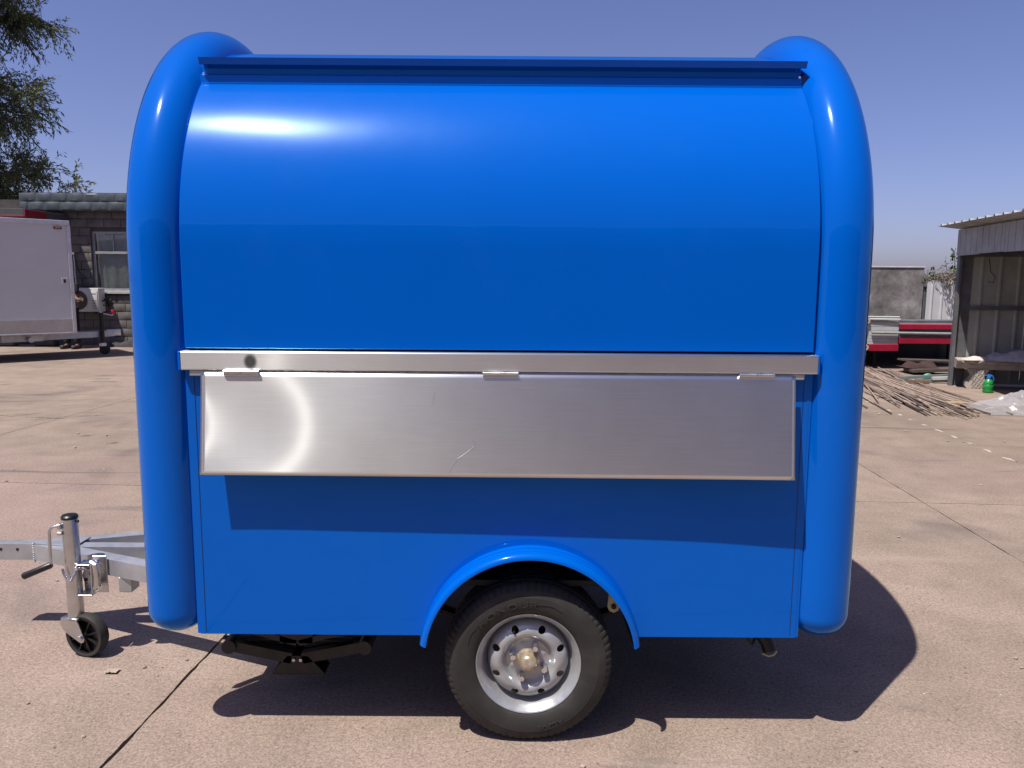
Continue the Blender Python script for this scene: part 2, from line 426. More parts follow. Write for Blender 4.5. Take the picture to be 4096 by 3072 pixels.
# floor pan and chassis
MB().box(-1.04, 1.04, 0.035, 1.53, 0.53, 0.55).build("floor_pan", M['underside'], ft)
MB().box(-1.0, 1.0, 1.48, 1.53, 0.372, 0.53).build("underbody_skirt", M['underside'], ft)
# --- end walls
prof2 = [(0.03, 0.38), (0.03, Z0)] + [tuple(skin(PI * i / 40, -0.05)) for i in range(41)] + [(2 * RY - 0.03, 0.38)]
for s in (-1, 1):
    MB().extrude(prof2, 'X', s * 1.045, s * 1.065).build("end_wall", M['paint'], ft, ang=30)
# --- fat arch tubes
TX, TR = 1.0925, 0.100
def tube_path():
    p = []
    zb = 0.36
    for i in range(11):                     # rounded foot, drawn with shrinking radius
        a = PI / 2 * i / 10
        p.append((0.064, zb + 0.085 * (1 - math.cos(a)), max(0.004, TR * math.sin(a))))
    for i in range(1, 13): p.append((0.064, zb + 0.085 + (Z0 - zb - 0.085) * i / 12, TR))
    for i in range(1, 64):
        a = PI * i / 64; p.append((RY - 0.708 * math.cos(a), Z0 + 0.745 * math.sin(a), TR))
    return p + [(2 * RY - y, z, r) for (y, z, r) in [q for q in p[:23]][::-1]]
tp = tube_path()
for s in (-1, 1):
    MB().tube([(s * TX, y, z) for y, z, r in tp], [r for *_, r in tp], 40).build("arch_tube", M['paint_tube'], ft, ang=60)
    # rolled seam flange running down the tube's outer flank
    MB().tube([(s * (TX + TR - 0.002), 0.135 + 0.0 * z, z) for z in (0.52, 0.56, 1.0, 1.5, 1.72)], [0.004, 0.017, 0.017, 0.017, 0.01], 8).build("seam_flange", M['paint'], ft)
# --- curved shutter over the serving hatch
SW = 1.0025
sp = [(0.0 - 0.008, 1.333), (-0.008, 1.336), (-0.008, 1.340), (-0.008, 1.40), (-0.008, 1.50), (-0.008, 1.58), (-0.008, Z0)] + [tuple(skin(th_of_y(0.232) * i / 30, 0.008)) for i in range(1, 31)]
mb = MB()
sx = [-SW, -SW + 0.003, -SW + 0.006] + [-SW + 0.006 + (2 * SW - 0.012) * i / 24 for i in range(1, 24)] + [SW - 0.006, SW - 0.003, SW]
nx = len(sx) - 1
vs = [(x, y, z) for (y, z) in sp for x in sx]
k1 = len(sp)
fs = [(k * (nx + 1) + i, k * (nx + 1) + i + 1, (k + 1) * (nx + 1) + i + 1, (k + 1) * (nx + 1) + i) for k in range(k1 - 1) for i in range(nx)]
mb.add(vs, fs)
shutter = mb.build("serving_shutter", M['paint'], ft, ang=60, fix=False)
so_ = shutter.modifiers.new("thick", 'SOLIDIFY'); so_.thickness = 0.022; so_.offset = -1
MB().bbox(-SW - 0.006, SW + 0.003, 0.228, 0.262, 2.200, 2.230, 0.003).build("shutter_top_rail", M['paint'], ft)
MB().bbox(-SW - 0.002, SW, 0.240, 0.262, 2.2305, 2.272, 0.002).build("shutter_hinge_strip", M['paint'], ft)
# --- rain gutter above the shutter
gp = [(0.203, 2.277), (0.213, 2.2575), (0.217, 2.2575), (0.215, 2.269), (0.27, 2.272), (0.345, 2.279), (0.345, 2.288), (0.27, 2.282), (0.212, 2.2785)]
MB().extrude(gp, 'X', -1.003, 1.011).build("rain_gutter", M['paint'], ft, ang=25)
for s in (-1, 1):
    MB().extrude([(0.222, 2.2688), (0.32, 2.273), (0.30, 2.232), (0.255, 2.231)], 'X', s * 0.985 - 0.002, s * 0.985 + 0.002).build("gutter_end_plate", M['paint'], ft)
MB().box(-0.98, 0.98, 0.285, 0.30, 2.19, 2.275).build("gutter_back_web", M['paint'], ft)
for s in (-1, 1):
    MB().lathe([(0.0005, 2.243), (0.006, 2.243), (0.006, 2.250), (0.0005, 2.2515)], 10, 'Z', (s * 0.998, 0.236, -0.014)).build("hinge_pin", M['chrome'], ft)
# corner bracket between gutter and right tube
MB().bbox(1.004, 1.03, 0.225, 0.27, 2.205, 2.24, 0.005).build("corner_bracket", M['paint_dark'], ft)

# --- stainless counter edge and fold-down flap
def uvmesh(name, fn, nu, nv, mat, parent, thick=0.002):
    me = bpy.data.meshes.new(name)
    vs = [fn(i / nu, j / nv) for j in range(nv + 1) for i in range(nu + 1)]; w_ = nu + 1
    me.from_pydata(vs, [], [(j * w_ + i, j * w_ + i + 1, (j + 1) * w_ + i + 1, (j + 1) * w_ + i) for j in range(nv) for i in range(nu)])
    uv = me.uv_layers.new(name="UVMap")
    for lp in me.loops:
        k = lp.vertex_index; uv.data[lp.index].uv = ((k % w_) / nu, (k // w_) / nv)
    me.materials.append(mat)
    me.polygons.foreach_set("use_smooth", [True] * len(me.polygons)); me.update()
    o = bpy.data.objects.new(name, me); COL.objects.link(o); o.parent = parent
    if thick:
        s_ = o.modifiers.new("t", 'SOLIDIFY'); s_.thickness = thick; s_.offset = -1
    return o
rail_sec = [(0.10, 1.326), (-0.026, 1.3245), (-0.0295, 1.3235), (-0.031, 1.3215), (-0.0312, 1.3200), (-0.0312, 1.3190), (-0.0312, 1.295), (-0.0312, 1.2705), (-0.0312, 1.2695), (-0.031, 1.268), (-0.030, 1.2655), (-0.028, 1.2645), (0.02, 1.264)]
def railfn(u, v):
    k = v * (len(rail_sec) - 1); i = min(int(k), len(rail_sec) - 2); fr = k - i
    y = rail_sec[i][0] * (1 - fr) + rail_sec[i + 1][0] * fr; z = rail_sec[i][1] * (1 - fr) + rail_sec[i + 1][1] * fr
    x = -1.008 + 2.018 * u
    return (x, y + 0.0006 * nz(x * 4, z * 3), z)
rail = uvmesh("counter_rail", railfn, 60, len(rail_sec) - 1, M['stainless'], ft, 0.0)
for s in (-1, 1):
    MB().bbox(s * 1.014 - 0.006, s * 1.014 + 0.006, -0.029, 0.06, 1.262, 1.325, 0.003).build("rail_end_cap", M['paint'], ft)
MB().bbox(-0.985, 0.972, -0.026, 0.03, 1.2455, 1.2635, 0.002).build("hinge_bar", M['galv'], ft)
FLT, FLB = Vector((-0.036, 1.258)), Vector((-0.070, 0.934))
def flapfn(u, v):
    x = -0.945 + 1.885 * u - 0.004 * (1 - v)
    p = FLB + (FLT - FLB) * v + Vector((-0.014 * u * (1 - v), 0))
    d = 0.0080 * math.exp(-((u - 0.07) / 0.10) ** 2) * math.sin(PI * min(1, v * 0.90 + 0.05)) - 0.0015 * math.exp(-u / 0.012) * math.sin(PI * v)
    d -= 0.004 * math.exp(-((u - 1.0) / 0.12) ** 2) * (1 - v)
    d += 0.0010 * nz(u * 2.6 + 3, v * 1.1) + 0.0036 * math.sin(PI * u) * (1 - v)
    nrm = Vector((-(FLT - FLB).y, (FLT - FLB).x)).normalized()
    q = p - nrm * d
    return (x, q.x, q.y)
flap = uvmesh("fold_down_flap", flapfn, 120, 24, M['stainless'], ft, 0.001)
def flap_line(pts, r, name, mat):
    MB().tube([Vector(flapfn(u, v)) + Vector((0, -0.0006, 0)) for u, v in pts], r, 4).build(name, mat, flap, ang=0)
M['scratch'] = simple("bright_scratch", (0.75, 0.75, 0.74), 0.35, 1.0, 0.05, 30)
flap_line([(0.420, 0.02), (0.425, 0.10), (0.435, 0.18), (0.452, 0.25), (0.462, 0.30), (0.464, 0.34), (0.458, 0.365)], 0.0007, "scratch", M['scratch'])
flap_line([(0.466, 0.52), (0.467, 0.56), (0.469, 0.60)], 0.0006, "scratch", M['scratch'])
flap_line([(0.392, 0.70), (0.391, 0.75), (0.394, 0.80), (0.3945, 0.84)], 0.0006, "scratch", M['scratch'])
sm_, st2, sb2 = nodes("grey_smudge")
sb2.inputs["Base Color"].default_value = (0.03, 0.03, 0.03, 1); sb2.inputs["Roughness"].default_value = 0.5
gr_ = N(st2, "ShaderNodeTexGradient", gradient_type='SPHERICAL'); mp_ = N(st2, "ShaderNodeMapping"); mp_.inputs["Scale"].default_value = (42, 1, 36); tc_ = N(st2, "ShaderNodeTexCoord")
L(st2, tc_.outputs["Object"], mp_.inputs["Vector"]); L(st2, mp_.outputs[0], gr_.inputs[0]); L(st2, ramp(st2, gr_.outputs["Fac"], [(0.0, 0.0), (0.45, 0.75)]), sb2.inputs["Alpha"])
MB().lathe([(0.0005, 0.0), (0.026, 0.0)], 24, 'Y').build("smudge", sm_, rail, ang=0, fix=False, loc=(-0.788, -0.0322, 1.294))
for hx in (-0.815, 0.005, 0.815):
    h = MB().tube([(hx - 0.056, -0.0405, 1.2615), (hx - 0.001, -0.0405, 1.2615)], 0.0058, 12)
    h.tube([(hx + 0.001, -0.0405, 1.2615), (hx + 0.056, -0.0405, 1.2615)], 0.0058, 12)
    h.bbox(hx - 0.056, hx + 0.056, -0.0405, -0.034, 1.249, 1.2605, 0.001)
    hg = h.build("hinge", M['zinc'], ft)
# --- wheel arch fender
def fender():
    sec = [(0.366, 0.004), (0.366, -0.024), (0.3635, -0.029), (0.368, -0.035), (0.368, -0.046), (0.3640, -0.051), (0.367, -0.057), (0.364, -0.068), (0.357, -0.078), (0.347, -0.084), (0.343, -0.083), (0.343, -0.078), (0.350, -0.073), (0.356, -0.03), (0.356, 0.004)]
    mb = MB(); na = 64; aa = R(7.5)
    vs = []
    for i in range(na + 1):
        a = aa + (PI - 2 * aa) * i / na
        for (r, y) in sec:
            vs.append((FX + r * math.cos(a) * 1.0, y, FZ + r * math.sin(a)))
    ns = len(sec)
    fs = [(i * ns + j, i * ns + (j + 1) % ns, (i + 1) * ns + (j + 1) % ns, (i + 1) * ns + j) for i in range(na) for j in range(ns)]
    fs += [tuple(range(ns)), tuple(na * ns + j for j in range(ns - 1, -1, -1))]
    mb.add(vs, fs)
    return mb
fender().build("wheel_fender", M['paint_tube'], ft, ang=50)
wl = MB()
for i in range(24):
    a, b_ = PI * i / 24, PI * (i + 1) / 24
    wl.add([(FX + 0.354 * math.cos(a), 0.03, FZ + 0.354 * math.sin(a)), (FX + 0.354 * math.cos(b_), 0.03, FZ + 0.354 * math.sin(b_)),
            (FX + 0.354 * math.cos(b_), 0.26, FZ + 0.354 * math.sin(b_)), (FX + 0.354 * math.cos(a), 0.26, FZ + 0.354 * math.sin(a))], [(0, 1, 2, 3)])
wl.build("wheel_well", M['underside'], ft, fix=False)
MB().bbox(-1.0, 1.0, 0.27, 0.33, 0.455, 0.53, 0.004).build("chassis_rail", M['galv'], ft)
MB().bbox(-1.0, 1.0, 1.215, 1.275, 0.455, 0.53, 0.004).build("chassis_rail", M['galv'], ft)

# --- road wheels
def baked(o):
    dg = bpy.context.evaluated_depsgraph_get()
    me = bpy.data.meshes.new_from_object(o.evaluated_get(dg))
    return me
def make_tyre():
    RW = 0.284; mb = MB(); n = 288
    prof = [(0.171, 0.012, 0), (0.176, 0.004, 0), (0.184, -0.002, 0), (0.196, -0.0065, 0), (0.210, -0.0095, 0), (0.224, -0.0105, 0), (0.238, -0.0095, 0),
            (0.2385, -0.0085, 0), (0.250, -0.0060, 0), (0.260, -0.0010, 0), (0.262, 0.0002, 1), (0.270, 0.0060, 1), (0.2775, 0.0140, 1), (0.2815, 0.0230, 1), (0.2825, 0.0330, 1),
            (0.2825, 0.0335, 2), (0.2755, 0.0350, 2), (0.2755, 0.0420, 2), (0.2835, 0.0435, 2), (RW, 0.060, 0), (RW, 0.068, 0), (0.2765, 0.069, 0), (0.2765, 0.076, 0), (RW, 0.077, 0),
            (RW, 0.088, 0)]
    full = prof + [(r, 0.155 - h - 0.0 if True else h, k) for (r, h, k) in prof[:-1][::-1]]
    prof2_ = []
    for (r, h, k) in prof: prof2_.append((r, h, k))
    for (r, h, k) in prof[::-1]:
        prof2_.append((r, 0.165 - h + 0.012, k))
    vs = []
    for (r, h, k) in prof2_:
        for j in range(n):
            a = 2 * PI * j / n
            rr = r; hh = h
            cut = j % 4 == 0
            if k == 1 and cut: rr -= 0.0032; hh += 0.0008
            if k == 0 and r > 0.283 and (j + 2) % 4 == 0: rr -= 0.003
            vs.append((rr * math.cos(a), hh, rr * math.sin(a)))
    kk = len(prof2_)
    fs = [(i * n + j, i * n + (j + 1) % n, (i + 1) * n + (j + 1) % n, (i + 1) * n + j) for i in range(kk - 1) for j in range(n)]
    return mb.add(vs, fs)
def side_y(r):
    pts = [(0.171, 0.012), (0.176, 0.004), (0.184, -0.002), (0.196, -0.0065), (0.210, -0.0095), (0.224, -0.0105), (0.238, -0.0095), (0.250, -0.006), (0.260, -0.001)]
    for (a, b_) in zip(pts, pts[1:]):
        if a[0] <= r <= b_[0]:
            f_ = (r - a[0]) / (b_[0] - a[0]); return a[1] + (b_[1] - a[1]) * f_
    return pts[-1][1] if r > 0.25 else pts[0][1]
def arc_text(txt, rad, a_mid, size, stretch, outline=False):
    """raised lettering bent round the sidewall, tops outward, read clockwise"""
    cu = bpy.data.curves.new("lettering", 'FONT'); cu.body = txt; cu.size = size; cu.align_x = 'CENTER'
    cu.offset = size * 0.03; cu.resolution_u = 4; cu.extrude = 0.0; cu.space_character = 1.12
    to = bpy.data.objects.new("lettering", cu); COL.objects.link(to)
    me = baked(to); bpy.data.objects.remove(to)
    b2 = bmesh.new(); b2.from_mesh(me)
    bmesh.ops.remove_doubles(b2, verts=b2.verts[:], dist=1e-5)
    bmesh.ops.subdivide_edges(b2, edges=[e for e in b2.edges if e.calc_length() > 0.004], cuts=2)
    ex = bmesh.ops.extrude_face_region(b2, geom=b2.faces[:])
    for q in [e for e in ex['geom'] if isinstance(e, bmesh.types.BMVert)]: q.co.z += 0.0035
    for q in b2.verts:
        x, y, z = q.co
        r = rad + y; a = a_mid - x * stretch / rad
        q.co = Vector((r * math.cos(a), side_y(r) + 0.0004 - z, r * math.sin(a)))
    bmesh.ops.recalc_face_normals(b2, faces=b2.faces[:])
    return MB().bm(b2)
def rim_disc():
    """pressed steel wheel centre with eight vent holes"""
    prof = [(0.020, 0.020), (0.030, 0.019), (0.040, 0.022), (0.058, 0.026), (0.068, 0.028), (0.075, 0.026), (0.082, 0.014), (0.090, 0.004), (0.100, 0.000), (0.110, 0.002), (0.122, 0.009), (0.132, 0.020), (0.138, 0.034), (0.141, 0.060)]
    n = 128; vs = []
    for (r, h) in prof:
        for j in range(n):
            a = 2 * PI * j / n; hh = h
            # dimple round each vent hole
            if 0.08 < r < 0.14:
                da = min(abs((a - (R(22.5) + R(45) * k) + PI) % (2 * PI) - PI) for k in range(8)) * r
                d2 = (da * da + (r - 0.117) ** 2) / (0.019 ** 2)
                hh -= -0.0065 * math.exp(-d2)
            # raised pads between the studs
            if 0.036 < r < 0.07:
                da = min(abs((a - (R(67) + R(90) * k + R(45)) + PI) % (2 * PI) - PI) for k in range(4)) * r
                hh -= 0.004 * math.exp(-(da * da + (r - 0.055) ** 2) / 0.010 ** 2)
                db = min(abs((a - (R(67) + R(90) * k) + PI) % (2 * PI) - PI) for k in range(4)) * r
                hh -= 0.0015 * math.exp(-(db * db + (r - 0.057) ** 2) / 0.011 ** 2)
            vs.append((r * math.cos(a), hh, r * math.sin(a)))
    kk = len(prof)
    fs = [(i * n + j, i * n + (j + 1) % n, (i + 1) * n + (j + 1) % n, (i + 1) * n + j) for i in range(kk - 1) for j in range(n)]
    o = MB().add(vs, fs).build("rim_tmp", M['rimsilver'], None, fix=False)
    sm = o.modifiers.new("s", 'SUBSURF'); sm.levels = 1; sm.render_levels = 1
    sd = o.modifiers.new("t", 'SOLIDIFY'); sd.thickness = 0.004; sd.offset = 1
    cut = MB()
    for k in range(8):
        a = R(22.5) + R(45) * k
        c = (0.117 * math.cos(a), 0, 0.117 * math.sin(a))
        cut.lathe([(0.0125, -0.05), (0.0125, 0.08)], 24, 'Y', c, capends=True)
    co = cut.build("cut_tmp", M['rimsilver'], None)
    bo = o.modifiers.new("b", 'BOOLEAN'); bo.object = co; bo.operation = 'DIFFERENCE'; bo.solver = 'EXACT'
    me = baked(o)
    bpy.data.objects.remove(o); bpy.data.objects.remove(co)
    me.name = "rim_disc"
    me.polygons.foreach_set("use_smooth", [True] * len(me.polygons)); me.set_sharp_from_angle(angle=R(40))
    return me
tyre_me = make_tyre().mesh("tyre", M['rubber'], 40)
disc_me = rim_disc()
rim_prof = [(0.139, 0.14), (0.139, 0.062), (0.142, 0.058), (0.148, 0.050), (0.152, 0.030), (0.158, 0.018), (0.164, 0.012), (0.170, 0.006), (0.1735, 0.0015), (0.176, 0.001), (0.177, 0.005), (0.174, 0.010)]
rim_me = MB().lathe(rim_prof, 128).mesh("rim", M['rimsilver'], 50)
def hexnut(r, h0, h1):
    mb = MB()
    mb.lathe([(r * 0.96, h1), (r, h1 - 0.003), (r, h0 + 0.006), (r * 0.8, h0 + 0.001), (0.0005, h0)], 6)
    return mb.mesh("lug_nut", M['chrome'], 30)
nut_me = hexnut(0.0118, -0.014, 0.027)
def road_wheel(y, flip):
    wt = bpy.data.objects.new("wheel", None); COL.objects.link(wt); wt.parent = ft
    wt.location = (WX, y, WZ); wt.rotation_euler = (0, 0, PI if flip else 0)
    link_mesh("tyre", tyre_me, wt); link_mesh("rim", rim_me, wt)
    link_mesh("wheel_disc", disc_me, wt, (0, 0.014, 0))
    if not flip:
        for k in range(4):
            a = R(67) + R(90) * k
            link_mesh("lug_nut", nut_me, wt, (0.057 * math.cos(a), 0.014, 0.057 * math.sin(a)), (0, -a, 0))
        MB().lathe([(0.0005, -0.020), (0.014, -0.019), (0.024, -0.015), (0.0295, -0.007), (0.0305, 0.004), (0.033, 0.008), (0.034, 0.014), (0.040, 0.018), (0.041, 0.03)], 40).build("hub_cap", M['brass'], wt, ang=45, loc=(0, 0.012, 0))
        tx = arc_text("HONOUR", 0.2025, R(111.5), 0.030, 1.45); tx.build("sidewall_lettering", M['rubber'], wt, ang=20)
        tx = arc_text("AL308", 0.2180, R(-70), 0.027, 1.15); tx.build("sidewall_lettering", M['rubber'], wt, ang=20)
        for a_, b_ in ((R(143), R(160)), (R(60), R(84))):      # raised arrow swooshes beside the name
            sw = MB()
            for k in range(14):
                t_ = k / 13; aa = a_ + (b_ - a_) * t_; rr = 0.222 - 0.012 * abs(t_ - 0.4)
                if k: sw.bar(pv, (rr * math.cos(aa), side_y(rr) - 0.0008, rr * math.sin(aa)), 0.0022, 0.0022, upv=(0, 1, 0))
                pv = (rr * math.cos(aa), side_y(rr) - 0.0008, rr * math.sin(aa))
            sw.build("sidewall_arrow", M['rubber'], wt, ang=0)
        MB().lathe([(0.0005, -0.008), (0.004, -0.008), (0.0045, 0.03)], 10, 'Y').build("valve", M['blackplastic'], wt, loc=(-0.049, 0.02, 0.107))
    return wt
road_wheel(-0.028, False)
road_wheel(2 * RY + 0.028, True)
ax = MB().tube([(WX, 0.10, WZ + 0.02), (WX, 1.45, WZ + 0.02)], 0.028, 14)
ax.build("axle", M['blacksteel'], ft)
for yy in (0.30, 1.245):
    sp_ = MB()
    for k in range(4):
        hl = 0.40 - 0.07 * k
        sp_.grid(lambda u, v: (WX - hl + 2 * hl * u, yy - 0.025 + 0.05 * v, 0.275 + 0.10 * (2 * (u - 0.5) * hl / 0.40) ** 2 - 0.009 * k), 16, 1)
    so2 = sp_.build("leaf_spring", M['blacksteel'], ft, ang=30, fix=False)
    so2.modifiers.new("t", 'SOLIDIFY').thickness = 0.008
    sh = MB().extrude([(0.355, 0.36), (0.362, 0.345), (0.378, 0.338), (0.394, 0.345), (0.401, 0.36), (0.396, 0.44), (0.39, 0.47), (0.366, 0.47), (0.36, 0.44)], 'Y', yy - 0.045, yy - 0.038)
    sh.xf(Matrix.Translation((0.045, 0, 0.0)))
    sh.build("spring_shackle", M['passivated'], ft)
    MB().lathe([(0.0005, -0.006), (0.009, -0.006), (0.009, 0.0)], 14, 'Y', (0.423, yy - 0.045, 0.362)).build("shackle_bolt", M['blacksteel'], ft)

# --- folded scissor leg under the front corner
st = MB()
stx = XC
def leaf(x0, z0, x1, z1, y, wd):
    st.bar((x0, y, z0), (x1, y, z1), 0.03, wd)
for y in (0.22, 0.27):
    leaf(-0.985, 0.222, -0.76, 0.175, y, 0.040); leaf(-0.49, 0.222, -0.72, 0.175, y, 0.040)
    leaf(-0.97, 0.30, -0.74, 0.235, y, 0.022); leaf(-0.50, 0.30, -0.73, 0.235, y, 0.022)
st.tube([(-0.985, 0.195, 0.222), (-0.985, 0.295, 0.222)], 0.026, 14).tube([(-0.49, 0.195, 0.222), (-0.49, 0.295, 0.222)], 0.026, 14)
st.tube([(-1.02, 0.245, 0.236), (-0.47, 0.245, 0.226)], 0.008, 10)
st.extrude([(-0.83, 0.118), (-0.64, 0.118), (-0.70, 0.185), (-0.775, 0.185)], 'Y', 0.205, 0.211)
st.extrude([(-0.83, 0.118), (-0.64, 0.118), (-0.70, 0.185), (-0.775, 0.185)], 'Y', 0.285, 0.291)
st.box(-0.83, -0.64, 0.205, 0.291, 0.112, 0.119)
st.box(-0.98, -0.50, 0.205, 0.29, 0.29, 0.372).box(-0.80, -0.68, 0.205, 0.29, 0.235, 0.36)
st.build("scissor_leg", M['blacksteel'], ft, ang=30)
st = MB()
for bx in (-0.75, -0.725): st.lathe([(0.0005, 0.198), (0.006, 0.198), (0.006, 0.206)], 8, 'Y', (bx, 0, 0.172))
st.build("bolt", M['zinc'], ft)
# --- rear corner: trailer plug hanging from the floor
pl = MB().bbox(0.865, 1.0, 0.20, 0.29, 0.32, 0.372, 0.008)
pl.tube([(0.93, 0.24, 0.33), (0.955, 0.235, 0.285), (0.985, 0.225, 0.245), (0.995, 0.215, 0.215)], [0.022, 0.024, 0.026, 0.026], 14)
pl.tube([(0.90, 0.24, 0.34), (0.905, 0.225, 0.27), (0.93, 0.22, 0.235), (0.95, 0.23, 0.27)], 0.007, 8)
pl.build("cable_plug", M['blacksteel'], ft)
MB().tube([(0.965, 0.208, 0.207), (0.985, 0.196, 0.203), (1.002, 0.192, 0.211), (1.012, 0.196, 0.222)], 0.0045, 8).build("plug_tie", simple("pale_yellow_cord", (0.55, 0.50, 0.30), 0.6), ft)

# --- drawbar: three galvanised beams meeting at the tongue
ZD = 0.3665; DH = 0.071; DW = 0.060
MB().bar((-2.30 - XC, 0.80, ZD), (-2.07 - XC, 0.80, ZD), DW, DH).build("tongue_beam", M['galv'], ft, ang=20)
MB().bar((-2.075 - XC, 0.798, ZD), (-0.9 - XC, 0.318, ZD), DW, DH - 0.002).build("drawbar_arm", M['galv'], ft, ang=20)
MB().bar((-2.075 - XC, 0.808, ZD - 0.0015), (-0.9 - XC, 1.20, ZD - 0.0015), DW, DH - 0.001).build("drawbar_arm", M['galv'], ft, ang=20)
MB().bar((-1.90 - XC, 0.785, ZD - 0.003), (-0.6 - XC, 0.785, ZD - 0.003), DW, DH - 0.004).build("centre_beam", M['galv'], ft, ang=20)
MB().extrude([(-2.10 - XC, 0.775), (-2.10 - XC, 0.825), (-1.88 - XC, 0.865), (-1.88 - XC, 0.74)], 'Z', ZD + DH / 2 + 0.001, ZD + DH / 2 + 0.004).build("tongue_plate", M['galv'], ft, ang=20)
for hx in (-2.150, -2.222): MB().lathe([(0.0005, 0.7685), (0.0065, 0.7685), (0.0065, 0.771)], 14, 'Y', (hx - XC, 0, ZD + 0.012)).build("bolt_hole_disc", M['underside'], ft)  # solid dark discs painted as the shade inside the holes
hb = MB()
for k in range(9): hb.lathe([(0.004 + 0.002 * random.random(), -0.02 + 0.01 * k - 0.004), (0.006, -0.02 + 0.01 * k), (0.003, -0.02 + 0.01 * k + 0.004)], 6, 'Z', (-2.078 - XC, 0.7685, ZD - 0.02))
hb.build("weld_bead", M['galv'], ft)
MB().bbox(-1.615 - XC, -1.56 - XC, 0.575, 0.64, 0.268, 0.333, 0.003).build("bracket_stub", M['galv'], ft)

# --- jockey wheel
JX, JY = -1.797 - XC, 0.575
jk = bpy.data.objects.new("jockey_wheel", None); COL.objects.link(jk); jk.parent = ft; jk.location = (JX, JY, 0)
MB().tube([(0, 0, 0.170), (0, 0, 0.585)], 0.0305, 28).build("outer_tube", M['zinc'], jk, ang=40)
MB().lathe([(0.0312, 0.582), (0.0322, 0.584), (0.0322, 0.592), (0.027, 0.598), (0.012, 0.602), (0.0005, 0.6025)], 28, 'Z').build("top_cap", M['blackplastic'], jk, ang=30)
cb = MB().tube([(-0.024, -0.02, 0.556), (-0.045, -0.024, 0.556), (-0.062, -0.027, 0.550), (-0.070, -0.028, 0.535), (-0.071, -0.030, 0.45), (-0.070, -0.033, 0.402), (-0.078, -0.036, 0.393), (-0.10, -0.04, 0.385)], 0.0062, 12)
cb.build("crank_arm", M['zinc'], jk)
MB().bbox(-0.034, -0.020, -0.036, -0.016, 0.545, 0.568, 0.002).bbox(-0.036, -0.018, -0.034, -0.020, 0.52, 0.534, 0.002).build("crank_boss", M['zinc'], jk)
MB().tube([(-0.066, -0.034, 0.398), (-0.072, -0.035, 0.3955), (-0.12, -0.044, 0.376), (-0.166, -0.053, 0.358), (-0.172, -0.054, 0.355)], [0.010, 0.0135, 0.0130, 0.0142, 0.0125], 18).build("crank_grip", M['blackplastic'], jk, ang=40)
MB().lathe([(0.0005, -0.002), (0.0055, -0.002), (0.006, 0.004)], 10, 'X', (-0.1735, -0.054, 0.3545)).build("grip_rivet", M['zinc'], jk)
MB().tube([(0.030, -0.005, 0.572), (0.038, -0.006, 0.572)], 0.006, 10).build("side_screw", M['blacksteel'], jk)
MB().tube([(0, 0, 0.150), (0, 0, 0.175)], 0.027, 24).build("inner_tube", M['zinc'], jk, ang=40)
# clamp plates bolted to the arm
MB().bbox(0.074, 0.132, 0.012, 0.018, 0.262, 0.42, 0.002).build("mount_plate", M['zinc'], jk)
cl = MB()
cl.bbox(0.024, 0.080, 0.030, 0.034, 0.262, 0.395, 0.001).bbox(0.085, 0.090, -0.030, 0.032, 0.275, 0.40, 0.001).bbox(0.026, 0.085, -0.028, 0.03, 0.262, 0.267, 0.001)
cl.bbox(0.030, 0.082, -0.028, 0.03, 0.392, 0.396, 0.001).bbox(0.030, 0.035, -0.030, -0.004, 0.368, 0.394, 0.001)
cl.build("clamp_housing", M['zinc'], jk)
MB().tube([(0.088, -0.02, 0.405), (0.108, -0.027, 0.398), (0.112, -0.027, 0.36), (0.110, -0.027, 0.32), (0.096, -0.02, 0.292)], [0.012, 0.014, 0.014, 0.013, 0.010], 10).build("clamp_strap", M['zinc'], jk)
lp = MB().lathe([(0.0005, -0.002), (0.030, -0.002), (0.030, 0.002), (0.0005, 0.002)], 24, 'Y', (0.056, 0.018, 0.332)); lp.build("index_plate", M['galv'], jk)
hs = MB()
for hx, hz in ((0.040, 0.315), (0.064, 0.342)): hs.lathe([(0.0005, -0.004), (0.008, -0.004), (0.008, 0.0)], 14, 'Y', (hx, 0.017, hz))
hs.build("index_hole_disc", M['underside'], jk)  # dark discs, the shade of each hole put into the colour
MB().tube([(-0.022, -0.038, 0.382), (-0.014, -0.043, 0.362), (-0.002, -0.045, 0.340), (0.006, -0.045, 0.332), (0.014, -0.043, 0.334), (0.021, -0.036, 0.352), (0.027, -0.028, 0.372), (0.034, -0.022, 0.380), (0.045, -0.018, 0.381)], 0.0052, 10).build("pull_pin", M['zinc'], jk)
cs = MB(); pts = [(0.038 + 0.030 * i / 60, -0.016 + 0.008 * math.cos(i * 0.8), 0.378 + 0.008 * math.sin(i * 0.8)) for i in range(61)]
cs.tube(pts, 0.0016, 6).build("pin_spring", M['zinc'], jk)
for bx, bz in ((0.112, 0.400), (0.113, 0.303)):
    MB().lathe([(0.0005, -0.010), (0.008, -0.010), (0.009, -0.007), (0.009, 0.0), (0.013, 0.001), (0.013, 0.003)], 6, 'Y', (bx, -0.020, bz)).build("clamp_bolt", M['chrome'], jk)
